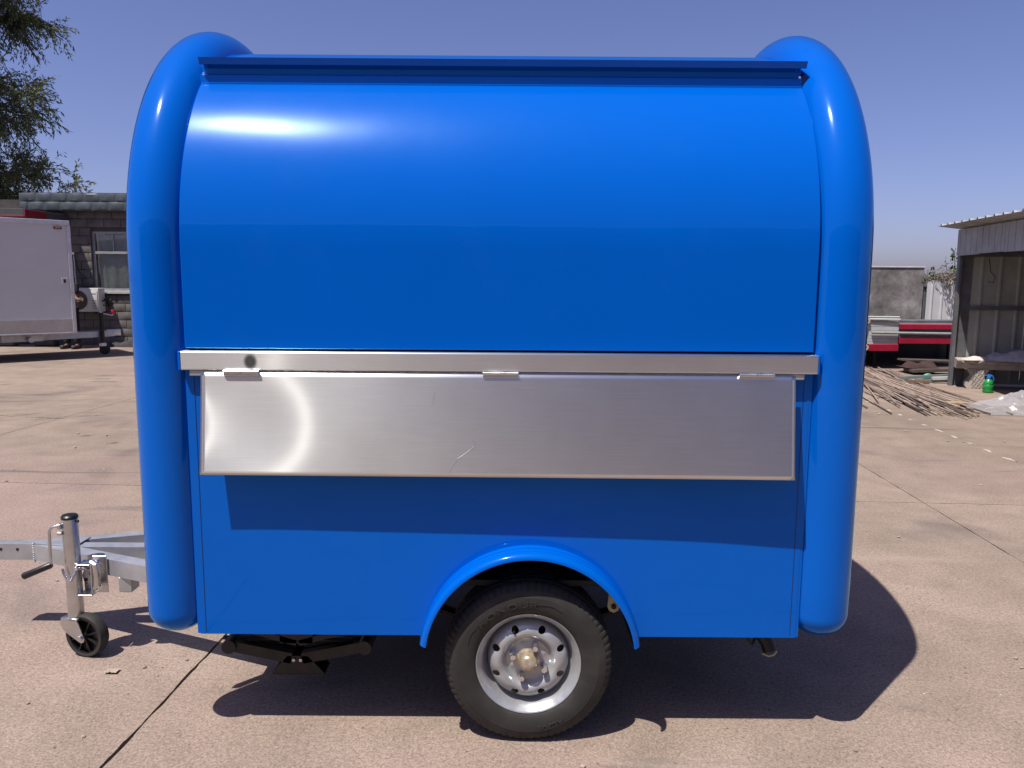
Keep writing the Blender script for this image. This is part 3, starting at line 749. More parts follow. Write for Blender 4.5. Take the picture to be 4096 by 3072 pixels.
# caster wheel and fork, swung round to the right
YAW = R(-14)
Mf = Matrix.Rotation(YAW, 4, 'Z')
AXL = (0.048, 0.0, 0.090)
fk = MB()
for s in (-1, 1):
    fk.extrude([(-0.050, 0.140), (-0.045, 0.158), (0.030, 0.165), (0.040, 0.150), (0.066, 0.085), (0.060, 0.072), (0.046, 0.068), (0.034, 0.074), (-0.010, 0.098), (-0.036, 0.115)], 'Y', s * 0.034 - 0.0025, s * 0.034 + 0.0025)
fk.bbox(-0.047, 0.034, -0.0365, 0.0365, 0.155, 0.168, 0.005, seg=2)
fk.xf(Mf); fk.build("fork", M['zinc'], jk, ang=30)
tw = MB().lathe([(0.074, -0.020), (0.080, -0.024), (0.086, -0.023), (0.0895, -0.016), (0.0905, 0.0), (0.0895, 0.016), (0.086, 0.023), (0.080, 0.024), (0.074, 0.020)], 48, 'Y', AXL, closed=True)
tw.xf(Mf); tw.build("caster_tyre", M['rubber'], jk, ang=50)
hw = MB().lathe([(0.070, -0.021), (0.0765, -0.021), (0.0765, 0.021), (0.070, 0.021)], 40, 'Y', AXL, closed=True)
hw.lathe([(0.006, -0.026), (0.016, -0.026), (0.018, 0.0), (0.016, 0.026), (0.006, 0.026)], 20, 'Y', AXL)
hw.lathe([(0.014, -0.003), (0.072, -0.003), (0.072, 0.003), (0.014, 0.003)], 40, 'Y', AXL, closed=True)
for k in range(8):
    a = 2 * PI * k / 8 + 0.35
    hw.bar((AXL[0] + 0.014 * math.cos(a), 0, AXL[2] + 0.014 * math.sin(a)), (AXL[0] + 0.072 * math.cos(a), 0, AXL[2] + 0.072 * math.sin(a)), 0.036, 0.005, upv=(-math.sin(a), 0, math.cos(a)))
hw.xf(Mf); hw.build("caster_hub", M['blackplastic'], jk, ang=40)
bt = MB().lathe([(0.0005, -0.045), (0.010, -0.045), (0.012, -0.042), (0.012, -0.036)], 6, 'Y', AXL); bt.tube([(AXL[0], -0.04, AXL[2]), (AXL[0], 0.04, AXL[2])], 0.006, 10)
bt.xf(Mf); bt.build("axle_bolt", M['zinc'], jk, ang=20)

# ================================================================ BLOCK BUILDING (left, behind the white trailer)
M['block'] = simple("split_face_block", (0.150, 0.138, 0.134), 0.9, 0, 0.22, 5.0, 0.35, src='World', dirt=((0.12, 0.105, 0.10), 0.6))
M['mortar'] = simple("dark_mortar", (0.085, 0.075, 0.07), 0.95, 0, 0.3, 12, src='World')
M['parapet'] = simple("slate_blue_cladding", (0.058, 0.074, 0.084), 0.55, 0, 0.28, 7.0, 0.25, src='World', dirt=((0.13, 0.15, 0.165), 0.45))
M['frame_grey'] = simple("weathered_aluminium", (0.42, 0.42, 0.43), 0.5, 0.4, 0.15, 8)
M['curtain'] = simple("white_curtain", (0.58, 0.60, 0.56), 0.9, 0, 0.12, 10)
M['dark'] = simple("room_shade_black", (0.02, 0.02, 0.022), 0.9)
def glass_mat():
    m, t, b = nodes("window_glass")
    g = N(t, "ShaderNodeBsdfGlossy"); g.inputs["Roughness"].default_value = 0.03; g.inputs["Color"].default_value = (0.8, 0.85, 0.85, 1)
    tr = N(t, "ShaderNodeBsdfTransparent"); tr.inputs["Color"].default_value = (0.88, 0.91, 0.90, 1)
    lw = N(t, "ShaderNodeLayerWeight"); lw.inputs["Blend"].default_value = 0.35
    mx = N(t, "ShaderNodeMixShader")
    ad = N(t, "ShaderNodeMath", operation='MULTIPLY_ADD'); L(t, lw.outputs["Fresnel"], ad.inputs[0]); ad.inputs[1].default_value = 0.8; ad.inputs[2].default_value = 0.05
    L(t, ad.outputs[0], mx.inputs[0]); L(t, tr.outputs[0], mx.inputs[1]); L(t, g.outputs[0], mx.inputs[2])
    L(t, mx.outputs[0], t.nodes["Material Output"].inputs[0])
    return m
M['glass'] = glass_mat()
BY = 15.70
bld = thing("block_building", "grey split-face block building with slate-blue parapet and curtained window", "building", (-8, BY, 0))
BX0, BX1 = -13.4, -4.6
WX0, WX1, WZ0, WZ1 = -9.82, -8.10, 1.225, 2.64
def lx(x): return x + 8.0            # world x to building x
wall_m = MB()
wall_m.box(lx(BX0), lx(WX0), 0.03, 0.25, -0.03, 3.35).box(lx(WX1), lx(BX1), 0.03, 0.25, -0.03, 3.35)
wall_m.box(lx(WX0), lx(WX1), 0.03, 0.25, -0.03, WZ0).box(lx(WX0), lx(WX1), 0.03, 0.25, WZ1, 3.35)
wall_m.box(lx(BX0), lx(BX1), 5.6, 5.8, -0.03, 3.35).box(lx(BX0), lx(BX0) + 0.2, 0.25, 5.6, -0.03, 3.35).box(lx(BX1) - 0.2, lx(BX1), 0.25, 5.6, -0.03, 3.35)
bw = wall_m.build("wall", M['mortar'], bld, ang=0)
random.seed(4)
def rock_block(lw_, lh, dp, seed, nu=5, nv=3, b=0.025):
    mb = MB(); vs = []
    for j in range(nv + 1):
        for i in range(nu + 1):
            u = i / nu; v = j / nv
            e = min(u, 1 - u) * lw_ / b; g = min(v, 1 - v) * lh / b
            d = 0.0 if min(e, g) < 0.01 else dp * (0.55 + 0.45 * nz(u * 3 + seed, v * 2.2, seed))
            uu = u; vv = v
            if 0 < i < nu: uu = min(max((u - 0.5) * 1.12 + 0.5, b / lw_), 1 - b / lw_)
            if 0 < j < nv: vv = min(max((v - 0.5) * 1.35 + 0.5, b / lh), 1 - b / lh)
            vs.append((-lw_ / 2 + lw_ * uu, -d, -lh / 2 + lh * vv))
    w_ = nu + 1; fs = [(j * w_ + i, j * w_ + i + 1, (j + 1) * w_ + i + 1, (j + 1) * w_ + i) for j in range(nv) for i in range(nu)]
    mb.add(vs, fs)
    o = len(mb.v)
    mb.add([(sx * lw_ / 2, 0.028, sz * lh / 2) for sx, sz in ((-1, -1), (1, -1), (1, 1), (-1, 1))] + [(sx * lw_ / 2, 0, sz * lh / 2) for sx, sz in ((-1, -1), (1, -1), (1, 1), (-1, 1))],
           [(0, 1, 5, 4), (1, 2, 6, 5), (2, 3, 7, 6), (3, 0, 4, 7)])
    return mb
CW, CH = 0.39, 0.195
blk = {}
for ln in (CW, CW / 2):
    blk[ln] = [rock_block(ln - 0.012, CH - 0.012, 0.030, 3.1 * k + ln).mesh("block", M['block'], 25, fix=False) for k in range(5)]
cnt = 0
spots = []
for r in range(16):
    z = 0.0 + CH * (r + 0.5)
    x = BX0 + (CW / 2 if r % 2 else 0) 
    row = []
    if r % 2: row.append((BX0, BX0 + CW / 2))
    while x < BX1 - 0.02:
        row.append((x, min(x + CW, BX1))); x += CW
    for a, b_ in row:
        inz = WZ0 - 0.09 < z < WZ1 + 0.05
        segs = [(a, b_)]
        if inz:
            segs = []
            if a < WX0: segs.append((a, min(b_, WX0)))
            if b_ > WX1: segs.append((max(a, WX1), b_))
        for p, q in segs:
            if q - p > 0.06: spots.append((p, q, z))
spots.sort(key=lambda s: abs((s[0] + s[1]) / 2 + 9.3))
for k, (p, q, z) in enumerate(spots[:300]):
    base = CW if q - p > CW * 0.7 else CW / 2
    link_mesh("block", random.choice(blk[base]), bw, (lx((p + q) / 2), 0.0, z), scale=((q - p - 0.012) / (base - 0.012), random.uniform(0.8, 1.1), 1))
rest = MB()
for (p, q, z) in spots[300:]:
    rest.box(lx(p) + 0.006, lx(q) - 0.006, -0.018, 0.03, z - CH / 2 + 0.006, z + CH / 2 - 0.006)
if spots[300:]: tag(rest.build("block_remainder", M['block'], bw, ang=0), kind="stuff")
# roof slab and parapet cladding of pressed blocks
MB().box(lx(-11.25), lx(BX1) + 0.3, -0.27, 6.1, 3.09, 3.47).build("roof_slab", M['mortar'], bld, ang=0)
rf = MB().box(lx(-11.20), lx(BX1) + 0.25, -0.22, 6.0, 3.47, 3.49).build("roof", M['mortar'], bld, ang=0)
PWD = 0.365; pbk = [rock_block(PWD - 0.006, 0.19, 0.024, 7.7 * k + 1, 6, 4).mesh("parapet_block", M['parapet'], 25, fix=False) for k in range(5)]
for r, z in ((0, 3.184), (1, 3.377)):
    x = -11.25 + (PWD / 2 if r == 0 else 0)
    if r == 0:
        link_mesh("parapet_block", pbk[2], rf, (lx(-11.25 + PWD / 4), -0.272, z), scale=(0.5, 1, 1))
    while x < BX1 + 0.2:
        link_mesh("parapet_block", random.choice(pbk), rf, (lx(x + PWD / 2), -0.272, z)); x += PWD
for k in range(4):
    for z in (3.184, 3.377):
        link_mesh("parapet_block", pbk[k], rf, (lx(-11.255), -0.27 + PWD * (k + 0.5), z), (0, 0, -PI / 2))
# window
wn = bpy.data.objects.new("window", None); COL.objects.link(wn); wn.parent = bld
fm = MB(); x0, x1 = lx(WX0), lx(WX1)
fy = 0.04
fm.box(x0, x0 + 0.06, fy, fy + 0.05, WZ0 + 0.05, WZ1).box(x1 - 0.06, x1, fy, fy + 0.05, WZ0 + 0.05, WZ1).box(x0 + 0.06, x1 - 0.06, fy, fy + 0.05, WZ1 - 0.05, WZ1).box(x0 + 0.06, x1 - 0.06, fy, fy + 0.05, WZ0 + 0.05, WZ0 + 0.10)
fm.box(x0 + 0.06, x1 - 0.06, fy - 0.01, fy + 0.05, 2.125, 2.185).box((x0 + x1) / 2 - 0.03, (x0 + x1) / 2 + 0.03, fy + 0.002, fy + 0.048, WZ0 + 0.10, 2.125)
fm.box(x0 + 0.48, x0 + 0.50, fy + 0.004, fy + 0.046, 2.185, WZ1 - 0.05).box(x0 + 1.0, x0 + 1.02, fy + 0.004, fy + 0.046, 2.185, WZ1 - 0.05)
fm.build("frame", M['frame_grey'], wn, ang=0)
for a, b_, c, d in ((x0 + 0.06, (x0 + x1) / 2 - 0.03, WZ0 + 0.10, 2.125), ((x0 + x1) / 2 + 0.03, x1 - 0.06, WZ0 + 0.10, 2.125), (x0 + 0.06, x0 + 0.48, 2.185, WZ1 - 0.05), (x0 + 0.50, x0 + 1.0, 2.185, WZ1 - 0.05), (x0 + 1.02, x1 - 0.06, 2.185, WZ1 - 0.05)):
    MB().add([(a, fy + 0.025, c), (b_, fy + 0.025, c), (b_, fy + 0.025, d), (a, fy + 0.025, d)], [(0, 1, 2, 3)]).build("pane", M['glass'], wn, ang=0)
MB().bbox(x0 - 0.03, x1 + 0.03, -0.07, 0.20, WZ0 - 0.025, WZ0 + 0.045, 0.006).build("sill", simple("pale_concrete_sill", (0.50, 0.49, 0.47), 0.8, 0, 0.15, 9, src='World'), wn)
MB().box(x0 - 0.012, x0, -0.02, 0.25, WZ0 + 0.045, WZ1).box(x1, x1 + 0.012, -0.02, 0.25, WZ0 + 0.045, WZ1).build("reveal", M['mortar'], wn, ang=0)
def curt(u, v):
    zz = WZ0 + 0.06 + v * (WZ1 - WZ0 - 0.12)
    return (x0 + 0.10 + (x1 - x0 - 0.2) * u, 0.135 + 0.022 * math.sin(u * 46 + 1.5 * math.sin(u * 9)) * (0.6 + 0.4 * nz(u * 8, v * 2)), zz + 0.02 * nz(u * 12) * (1 - v))
MB().grid(curt, 120, 8).build("curtain", M['curtain'], wn, ang=60, fix=False)
MB().box(lx(WX0) - 0.3, lx(WX1) + 0.3, 1.2, 1.25, 0.5, 3.0).build("unlit_room_sheet", M['dark'], bld, ang=0)  # near-black sheet standing for the unlit depth of the room

# --- air-conditioner outdoor unit on the wall
M['acwhite'] = simple("ac_white_enamel", (0.66, 0.65, 0.61), 0.45, 0, 0.06, 6, dirt=((0.45, 0.42, 0.37), 0.3))
ac = thing("air_conditioner", "white air-conditioner outdoor unit hung on the block wall", "air conditioner", (-9.90, 15.34, 0.79))
MB().bbox(-0.38, 0.38, -0.03, 0.26, 0.0, 0.545, 0.018, seg=2).build("case", M['acwhite'], ac)
FC = (-0.10, -0.032, 0.265)
MB().lathe([(0.222, 0.02), (0.228, -0.004), (0.236, -0.006), (0.240, 0.004)], 48, 'Y', FC).build("fan_surround", M['acwhite'], ac)
MB().lathe([(0.0005, -0.0005), (0.223, -0.0005)], 40, 'Y', FC).build("fan_shade_disc", simple("fan_shade_paint", (0.035, 0.033, 0.032), 0.8), ac, fix=False)  # flat dark disc painted as the shade inside the fan opening
gl_m = simple("fan_guard_wire", (0.26, 0.24, 0.21), 0.5)
gr = MB()
for rr in [0.05 + 0.0215 * k for k in range(9)]:
    gr.lathe([(rr - 0.0014, -0.005), (rr + 0.0014, -0.005), (rr + 0.0014, -0.001), (rr - 0.0014, -0.001)], 40, 'Y', FC, closed=True)
for k in range(36):
    a = 2 * PI * k / 36
    gr.bar((FC[0] + 0.04 * math.cos(a), FC[1] - 0.003, FC[2] + 0.04 * math.sin(a)), (FC[0] + 0.224 * math.cos(a + 0.5), FC[1] - 0.003, FC[2] + 0.224 * math.sin(a + 0.5)), 0.0022, 0.0022, upv=(0, 1, 0))
gr.build("fan_guard", gl_m, ac, ang=0)
MB().lathe([(0.0005, -0.014), (0.030, -0.012), (0.042, -0.006), (0.043, 0.0)], 24, 'Y', FC).build("fan_boss", M['acwhite'], ac)
MB().bbox(0.20, 0.355, -0.045, -0.028, 0.045, 0.485, 0.010, seg=2).build("side_panel", M['acwhite'], ac)
for k in range(6):
    MB().box(0.225, 0.335, -0.048, -0.0445, 0.075 + 0.036 * k, 0.085 + 0.036 * k).build("louvre", M['mortar'], ac, ang=0)
MB().box(0.222, 0.325, -0.0475, -0.0446, 0.40, 0.425).build("badge", simple("grey_green_badge", (0.22, 0.30, 0.27), 0.5), ac, ang=0)
MB().bbox(-0.30, -0.26, -0.05, 0.34, -0.035, 0.0, 0.003).build("bracket", M['blacksteel'], ac)
MB().bbox(0.26, 0.30, -0.05, 0.34, -0.035, 0.0, 0.003).build("bracket", M['blacksteel'], ac)
MB().tube([(0.38, 0.10, 0.25), (0.42, 0.10, 0.24), (0.43, 0.16, 0.30), (0.42, 0.28, 0.22), (0.47, 0.33, 0.28)], 0.016, 8).build("refrigerant_pipe", M['blackplastic'], ac)
MB().tube([(0.38, 0.14, 0.16), (0.43, 0.15, 0.13), (0.44, 0.24, 0.20), (0.41, 0.33, 0.12)], 0.012, 8).build("refrigerant_pipe", M['blackplastic'], ac)
wp = thing("wall_conduit", "thin black and white cables hanging on the block wall above the outdoor unit", "cable", (-10.22, 15.655, 0))
MB().tube([(0, 0, 2.14), (0.01, -0.01, 1.9), (0.0, 0, 1.6), (0.03, -0.01, 1.36)], 0.014, 8).build("white_pipe", M['acwhite'], wp)
for k in range(4):
    MB().tube([(0.02 + 0.02 * k, -0.012, 2.12 - 0.1 * k), (0.05 + 0.03 * k, -0.02, 1.85 - 0.06 * k), (0.12 + 0.05 * k, -0.02, 1.62 - 0.02 * k), (0.20 + 0.02 * k, -0.03, 1.36)], 0.007, 6).build("cable", M['blackplastic'], wp)
MB().bbox(-0.03, 0.03, -0.04, 0.0, 2.10, 2.16, 0.006).build("clip", M['zinc'], wp)

# dark sign box with red edge behind the white trailer
M['red'] = simple("red_enamel", (0.26, 0.008, 0.022), 0.4, 0, 0.12, 4, coat=0.3)
aw = thing("porch_canopy", "dark porch canopy with red edging beside the block building", "canopy", (-10.28, 14.0, 0))
MB().bbox(-3.0, 0.0, 0.0, 1.66, 2.865, 3.0, 0.004).build("canopy_box", simple("charcoal_sheet", (0.065, 0.065, 0.066), 0.7), aw)
MB().bbox(-3.0, 0.006, -0.014, 0.022, 2.83, 2.864, 0.004).build("front_edging", M['red'], aw)
MB().bbox(0.001, 0.030, 0.0, 0.75, 2.83, 2.99, 0.004).build("side_edging", M['red'], aw)

# ================================================================ WHITE BOX TRAILER
M['whitebox'] = simple("white_composite_panel", (0.66, 0.655, 0.66), 0.5, 0, 0.04, 2.0)
M['alu'] = simple("aluminium_trim", (0.52, 0.52, 0.54), 0.42, 0.7, 0.1, 8)
def checker():
    m, t, b = nodes("checker_plate")
    v = coords(t, (1, 1, 1), 'Object', (0, R(45), 0))
    br = N(t, "ShaderNodeTexVoronoi"); br.inputs["Scale"].default_value = 34; L(t, v, br.inputs["Vector"])
    f = noisen(t, coords(t), 3.0, 5)
    L(t, mixc(t, f, (0.30, 0.27, 0.24), (0.55, 0.53, 0.50)), b.inputs["Base Color"])
    b.inputs["Metallic"].default_value = 0.85; b.inputs["Roughness"].default_value = 0.38
    L(t, bump(t, br.outputs["Distance"], 0.5, 0.01), b.inputs["Normal"])
    return m
M['checker'] = checker()
phi = R(46)
# local frame: x along the trailer toward its drawbar, y away from the near side; origin = front near lower corner on the ground
wt = thing("box_trailer", "white box trailer with aluminium edging and checker-plate skirt", "trailer", (-8.43, 12.40, 0), PI / 2 - phi)
BL, BWd = 3.6, 1.8
MB().box(-BL + 0.01, -0.01, 0.01, BWd - 0.01, 0.51, 2.60).build("box_body", M['whitebox'], wt, ang=0)
for nm, a in (("roof_trim", (-BL, 0.0, -0.015, 0.035, 2.55, 2.635)), ("roof_trim", (-BL, 0.0, BWd - 0.035, BWd + 0.015, 2.55, 2.635)), ("corner_trim", (-0.055, 0.012, -0.012, 0.05, 0.50, 2.549)), ("corner_trim", (-0.055, 0.012, BWd - 0.05, BWd + 0.012, 0.50, 2.549)), ("roof_trim", (-0.03, 0.015, 0.036, BWd - 0.036, 2.55, 2.63)), ("bottom_trim", (-BL, -0.056, -0.01, 0.03, 0.50, 0.53))):
    MB().bbox(*a, 0.006).build(nm, M['alu'], wt)
MB().box(-BL, -0.056, -0.006, 0.012, 0.532, 0.775).build("checker_skirt", M['checker'], wt, ang=0)
MB().box(0.0, 0.006, 0.052, BWd - 0.052, 0.532, 0.775).build("checker_skirt", M['checker'], wt, ang=0)
MB().bbox(-0.27, -0.135, -0.018, 0.012, 2.47, 2.515, 0.006).build("marker_base", M['blackplastic'], wt)
MB().bbox(-0.25, -0.155, -0.030, -0.017, 2.478, 2.507, 0.006, seg=2).build("marker_lamp", simple("amber_lens", (0.45, 0.11, 0.015), 0.25), wt)
MB().bbox(-0.20, -0.095, -0.008, 0.012, 1.44, 1.56, 0.004).build("door_latch", M['alu'], wt)
MB().bbox(-0.165, -0.125, -0.016, -0.007, 1.465, 1.535, 0.003).build("latch_handle", M['blacksteel'], wt)
cz = 0.415
MB().bar((-BL + 0.2, 0.35, cz), (-0.5, 0.35, cz), 0.07, 0.12).build("chassis_rail", M['galv'], wt, ang=0)
MB().bar((-BL + 0.2, 1.45, cz), (-0.5, 1.45, cz), 0.07, 0.12).build("chassis_rail", M['galv'], wt, ang=0)
MB().bar((-1.2, 0.30, cz + 0.001), (0.92, 0.86, cz + 0.001), 0.06, 0.118).build("drawbar_arm", M['galv'], wt, ang=0)
MB().bar((-1.2, 1.50, cz), (0.92, 0.94, cz), 0.06, 0.116).build("drawbar_arm", M['galv'], wt, ang=0)
MB().bbox(0.80, 1.06, 0.84, 0.96, cz - 0.05, cz + 0.085, 0.015, seg=2).build("coupling", M['zinc'], wt)
jx, jy = 0.66, 0.72
MB().tube([(jx, jy, 0.20), (jx, jy, 0.86)], 0.042, 16).build("jack_tube", M['blacksteel'], wt)
MB().tube([(jx, jy, 0.86), (jx, jy, 0.885)], [0.048, 0.03], 16).build("jack_cap", M['zinc'], wt)
MB().tube([(jx + 0.02, jy, 0.845), (jx + 0.09, jy - 0.02, 0.825), (jx + 0.20, jy - 0.05, 0.80), (jx + 0.215, jy - 0.05, 0.84)], 0.014, 8).build("jack_crank", M['zinc'], wt)
MB().lathe([(0.0005, -0.045), (0.035, -0.042), (0.042, 0.0), (0.035, 0.042), (0.0005, 0.045)], 16, 'Z', (jx + 0.215, jy - 0.05, 0.875)).build("crank_knob", simple("red_plastic", (0.55, 0.02, 0.03), 0.4), wt)
MB().bbox(jx - 0.06, jx + 0.06, jy - 0.05, jy + 0.05, 0.16, 0.24, 0.012).build("jack_fork", M['zinc'], wt)
MB().lathe([(0.0005, -0.035), (0.075, -0.035), (0.098, -0.028), (0.10, 0.0), (0.098, 0.028), (0.075, 0.035), (0.0005, 0.035)], 24, 'Y', (jx + 0.03, jy, 0.10)).build("jack_wheel", M['rubber'], wt)
for yy in (0.16, 1.64):
    wh = MB().lathe([(0.16, -0.10), (0.20, -0.105), (0.27, -0.09), (0.295, -0.06), (0.30, 0.0), (0.295, 0.06), (0.27, 0.09), (0.20, 0.105), (0.16, 0.10)], 40, 'Y', (-1.75, yy, 0.30)).build("wheel", M['rubber'], wt)
    MB().lathe([(0.0005, -0.06), (0.05, -0.07), (0.10, -0.05), (0.15, -0.06), (0.165, -0.095)], 32, 'Y', (-1.75, yy, 0.30)).build("rim", M['rimsilver'], wh, fix=False)
MB().tube([(-1.75, 0.2, 0.30), (-1.75, 1.6, 0.30)], 0.035, 12).build("axle", M['galv'], wt)
MB().tube([(-0.75, 0.30, 0.40), (-0.75, 0.06, 0.40)], [0.045, 0.05], 14).build("corner_jack", M['galv'], wt)

# ================================================================ PERSON behind the white trailer
M['blackcloth'] = simple("black_clothing", (0.011, 0.011, 0.013), 0.92, 0, 0.3, 12, 0.1)
M['skin'] = simple("skin", (0.20, 0.10, 0.065), 0.55, 0, 0.12, 14)
M['hair'] = simple("black_hair", (0.012, 0.010, 0.009), 0.5)
M['shoe'] = simple("dark_shoes", (0.03, 0.03, 0.032), 0.6)
def skinned(name, joints, edges, mat, parent, root=0, sub=2):
    """joints: list of (x,y,z,rx,ry); edges index pairs -> smooth skinned body mesh"""
    me = bpy.data.meshes.new(name + "_cage"); me.from_pydata([j[:3] for j in joints], edges, [])
    o = bpy.data.objects.new(name + "_cage", me); COL.objects.link(o)
    o.modifiers.new("skin", 'SKIN')
    lay = me.skin_vertices[0].data if me.skin_vertices else None
    if lay is None:
        b2 = bmesh.new(); b2.from_mesh(me); b2.verts.layers.skin.verify(); b2.to_mesh(me); b2.free(); lay = me.skin_vertices[0].data
    for k, j in enumerate(joints):
        lay[k].radius = (j[3], j[4] if len(j) > 4 else j[3]); lay[k].use_root = (k == root)
    o.modifiers[0].use_smooth_shade = True
    ss = o.modifiers.new("sub", 'SUBSURF'); ss.levels = sub; ss.render_levels = sub
    m2 = baked(o); bpy.data.objects.remove(o); m2.name = name
    m2.materials.clear(); m2.materials.append(mat)
    m2.polygons.foreach_set("use_smooth", [True] * len(m2.polygons))
    return link_mesh(name, m2, parent)
pn = thing("person", "person in black clothes standing behind the white trailer reaching an arm out", "person", (-9.80, 14.62, 0), R(-8))
# local: faces -y (toward the yard); x to the picture's right
J = [(0, 0, 0.95, .13, .10), (0, 0.0, 1.15, .135, .10), (0, -0.01, 1.36, .15, .10), (0, 0, 1.48, .06, .06), (0, -0.02, 1.56, .062, .068), (0, -0.03, 1.64, .078, .092), (0, -0.02, 1.72, .065, .075),
     (-.10, 0, .88, .088, .09), (-.115, -.01, .50, .058, .06), (-.12, .02, .10, .038, .042), (-.13, -.13, .035, .036, .03),
     (.10, 0, .88, .088, .09), (.125, -.02, .50, .058, .06), (.135, .02, .10, .038, .042), (.15, -.13, .035, .036, .03),
     (.19, 0, 1.40, .058, .058), (.215, -.10, 1.13, .046, .046), (.40, -.22, 1.09, .032, .032), (.455, -.245, 1.10, .030, .02),
     (-.19, 0, 1.40, .058, .058), (-.25, .02, 1.12, .046, .046), (-.22, -.10, .88, .032, .032), (-.215, -.12, .82, .03, .02)]
Ed = [(0, 1), (1, 2), (2, 3), (3, 4), (4, 5), (5, 6), (0, 7), (7, 8), (8, 9), (9, 10), (0, 11), (11, 12), (12, 13), (13, 14), (2, 15), (15, 16), (16, 17), (17, 18), (2, 19), (19, 20), (20, 21), (21, 22)]
for base, dx, dy, dz in ((18, 1, -.28, .02), (22, .05, -.1, -1)):
    d = Vector((dx, dy, dz)).normalized(); bx = Vector(J[base][:3])
    side = Vector((0, 0, 1)) if base == 18 else Vector((0, 1, 0))
    for k, (off, ln) in enumerate(((.027, .070), (.010, .082), (-.008, .078), (-.024, .062))):
        a = bx + side * off + d * .03; b_ = a + d * ln * .55; c = b_ + d * ln * .40 - Vector((0, .012, .012))
        i0 = len(J); J += [(*a, .010, .010), (*b_, .009, .009), (*c, .0075, .0075)]; Ed += [(base, i0), (i0, i0 + 1), (i0 + 1, i0 + 2)]
    a = bx + side * .035 - d * .01; b_ = a + side * .022 + d * .035; i0 = len(J)
    J += [(*a, .012, .012), (*b_, .009, .009)]; Ed += [(base, i0), (i0, i0 + 1)]
skinned("body", J, Ed, M['skin'], pn, 0, 2)
# clothing over the body
Js = [(0, 0, 0.90, .155, .125), (0, 0, 1.15, .150, .118), (0, -0.01, 1.36, .165, .12), (0, 0, 1.45, .075, .075), (.19, 0, 1.40, .072, .072), (.213, -.08, 1.18, .066, .066), (-.19, 0, 1.40, .072, .072), (-.24, .015, 1.16, .066, .066)]
skinned("shirt", Js, [(0, 1), (1, 2), (2, 3), (2, 4), (4, 5), (2, 6), (6, 7)], M['blackcloth'], pn, 0, 2)
Jt = [(0, 0, 0.97, .145, .115), (-.10, 0, .86, .105, .105), (-.115, -.01, .50, .080, .084), (-.12, .01, .10, .068, .075), (.10, 0, .86, .105, .105), (.125, -.02, .50, .080, .084), (.135, .01, .10, .068, .075)]
skinned("trousers", Jt, [(0, 1), (1, 2), (2, 3), (0, 4), (4, 5), (5, 6)], M['blackcloth'], pn, 0, 2)
for s, xx in ((-1, -.125), (1, .145)):
    MB().bbox(xx - .047, xx + .047, -.20, .075, -0.002, .085, .03, seg=3).build("shoe", M['shoe'], pn, ang=60)
hr = MB().lathe([(0.0005, 1.80), (.045, 1.797), (.080, 1.775), (.094, 1.73), (.090, 1.68), (.084, 1.655)], 24, 'Z', (0, 0.0, 0)); hr.xf(Matrix.Translation((0, 0.012, -0.005)))
hr.build("hair", M['hair'], pn, ang=60)
fc = MB()
for s in (-1, 1): fc.lathe([(0.0005, -.009), (.007, -.005), (.009, 0), (.007, .005), (.0005, .009)], 10, 'Y', (s * .031, -.102, 1.655))
fc.build("eyes", M['blackplastic'], pn)
MB().tube([(0, -.108, 1.66), (0, -.125, 1.625), (0, -.112, 1.615)], [.007, .012, .008], 8).build("nose", M['skin'], pn)
MB().tube([(-.024, -.104, 1.585), (0, -.110, 1.583), (.024, -.104, 1.585)], [.003, .006, .003], 8).build("mouth", simple("lips", (0.30, 0.12, 0.09), 0.5), pn)
for s in (-1, 1): MB().bbox(s * .083 - .008, s * .083 + .008, -.035, .005, 1.615, 1.675, .007, seg=2).build("ear", M['skin'], pn)

# low clutter along the foot of the block wall
M['yellowwood'] = simple("pale_yellow_brick", (0.50, 0.36, 0.17), 0.85, 0, 0.15, 20)
tag(MB().bbox(-0.12, 0.12, -0.06, 0.06, -0.001, 0.10, 0.008).build("loose_brick", M['yellowwood'], loc=(-8.60, 15.35, 0)), "pale yellow brick lying at the foot of the grey block wall", "brick")
def lump(wd, dp, ht, seed, nu=28, nv=18, sharp=1.0):
    def fn(u, v):
        x = (u - .5) * 2; y = (v - .5) * 2; rr = min(1, math.sqrt(x * x + y * y))
        h = ht * max(0, 1 - rr ** 2.5) ** 0.6 * (0.72 + 0.55 * nz(x * 1.6 + seed, y * 1.6, seed) * sharp + 0.22 * abs(nz(x * 4, y * 4, seed)) + 0.10 * nz(x * 9, y * 9, seed))
        ed = 1 + 0.16 * nz(math.atan2(y, x) * 1.4, seed)
        return (x * wd * ed, y * dp * ed, h)
    return MB().grid(fn, nu, nv)
tag(lump(0.35, 0.20, 0.16, 3.3).build("dark_sacking", simple("dark_sackcloth", (0.045, 0.043, 0.045), 0.95, 0, 0.4, 8), fix=False, ang=40, loc=(-8.98, 15.25, 0)), "crumpled dark sacking lying against the block wall", "sacking")
tag(MB().bbox(-0.33, 0.33, -0.12, 0.12, -0.001, 0.17, 0.03).build("loose_stone", M['block'], loc=(-11.75, 15.2, 0)), "rough grey stone under the white trailer by the wall", "stone")
tag(MB().bbox(-0.24, 0.24, -0.12, 0.12, -0.001, 0.14, 0.03).build("loose_stone", M['mortar'], loc=(-10.75, 15.25, 0)), "dark stone at the foot of the wall near the person", "stone")

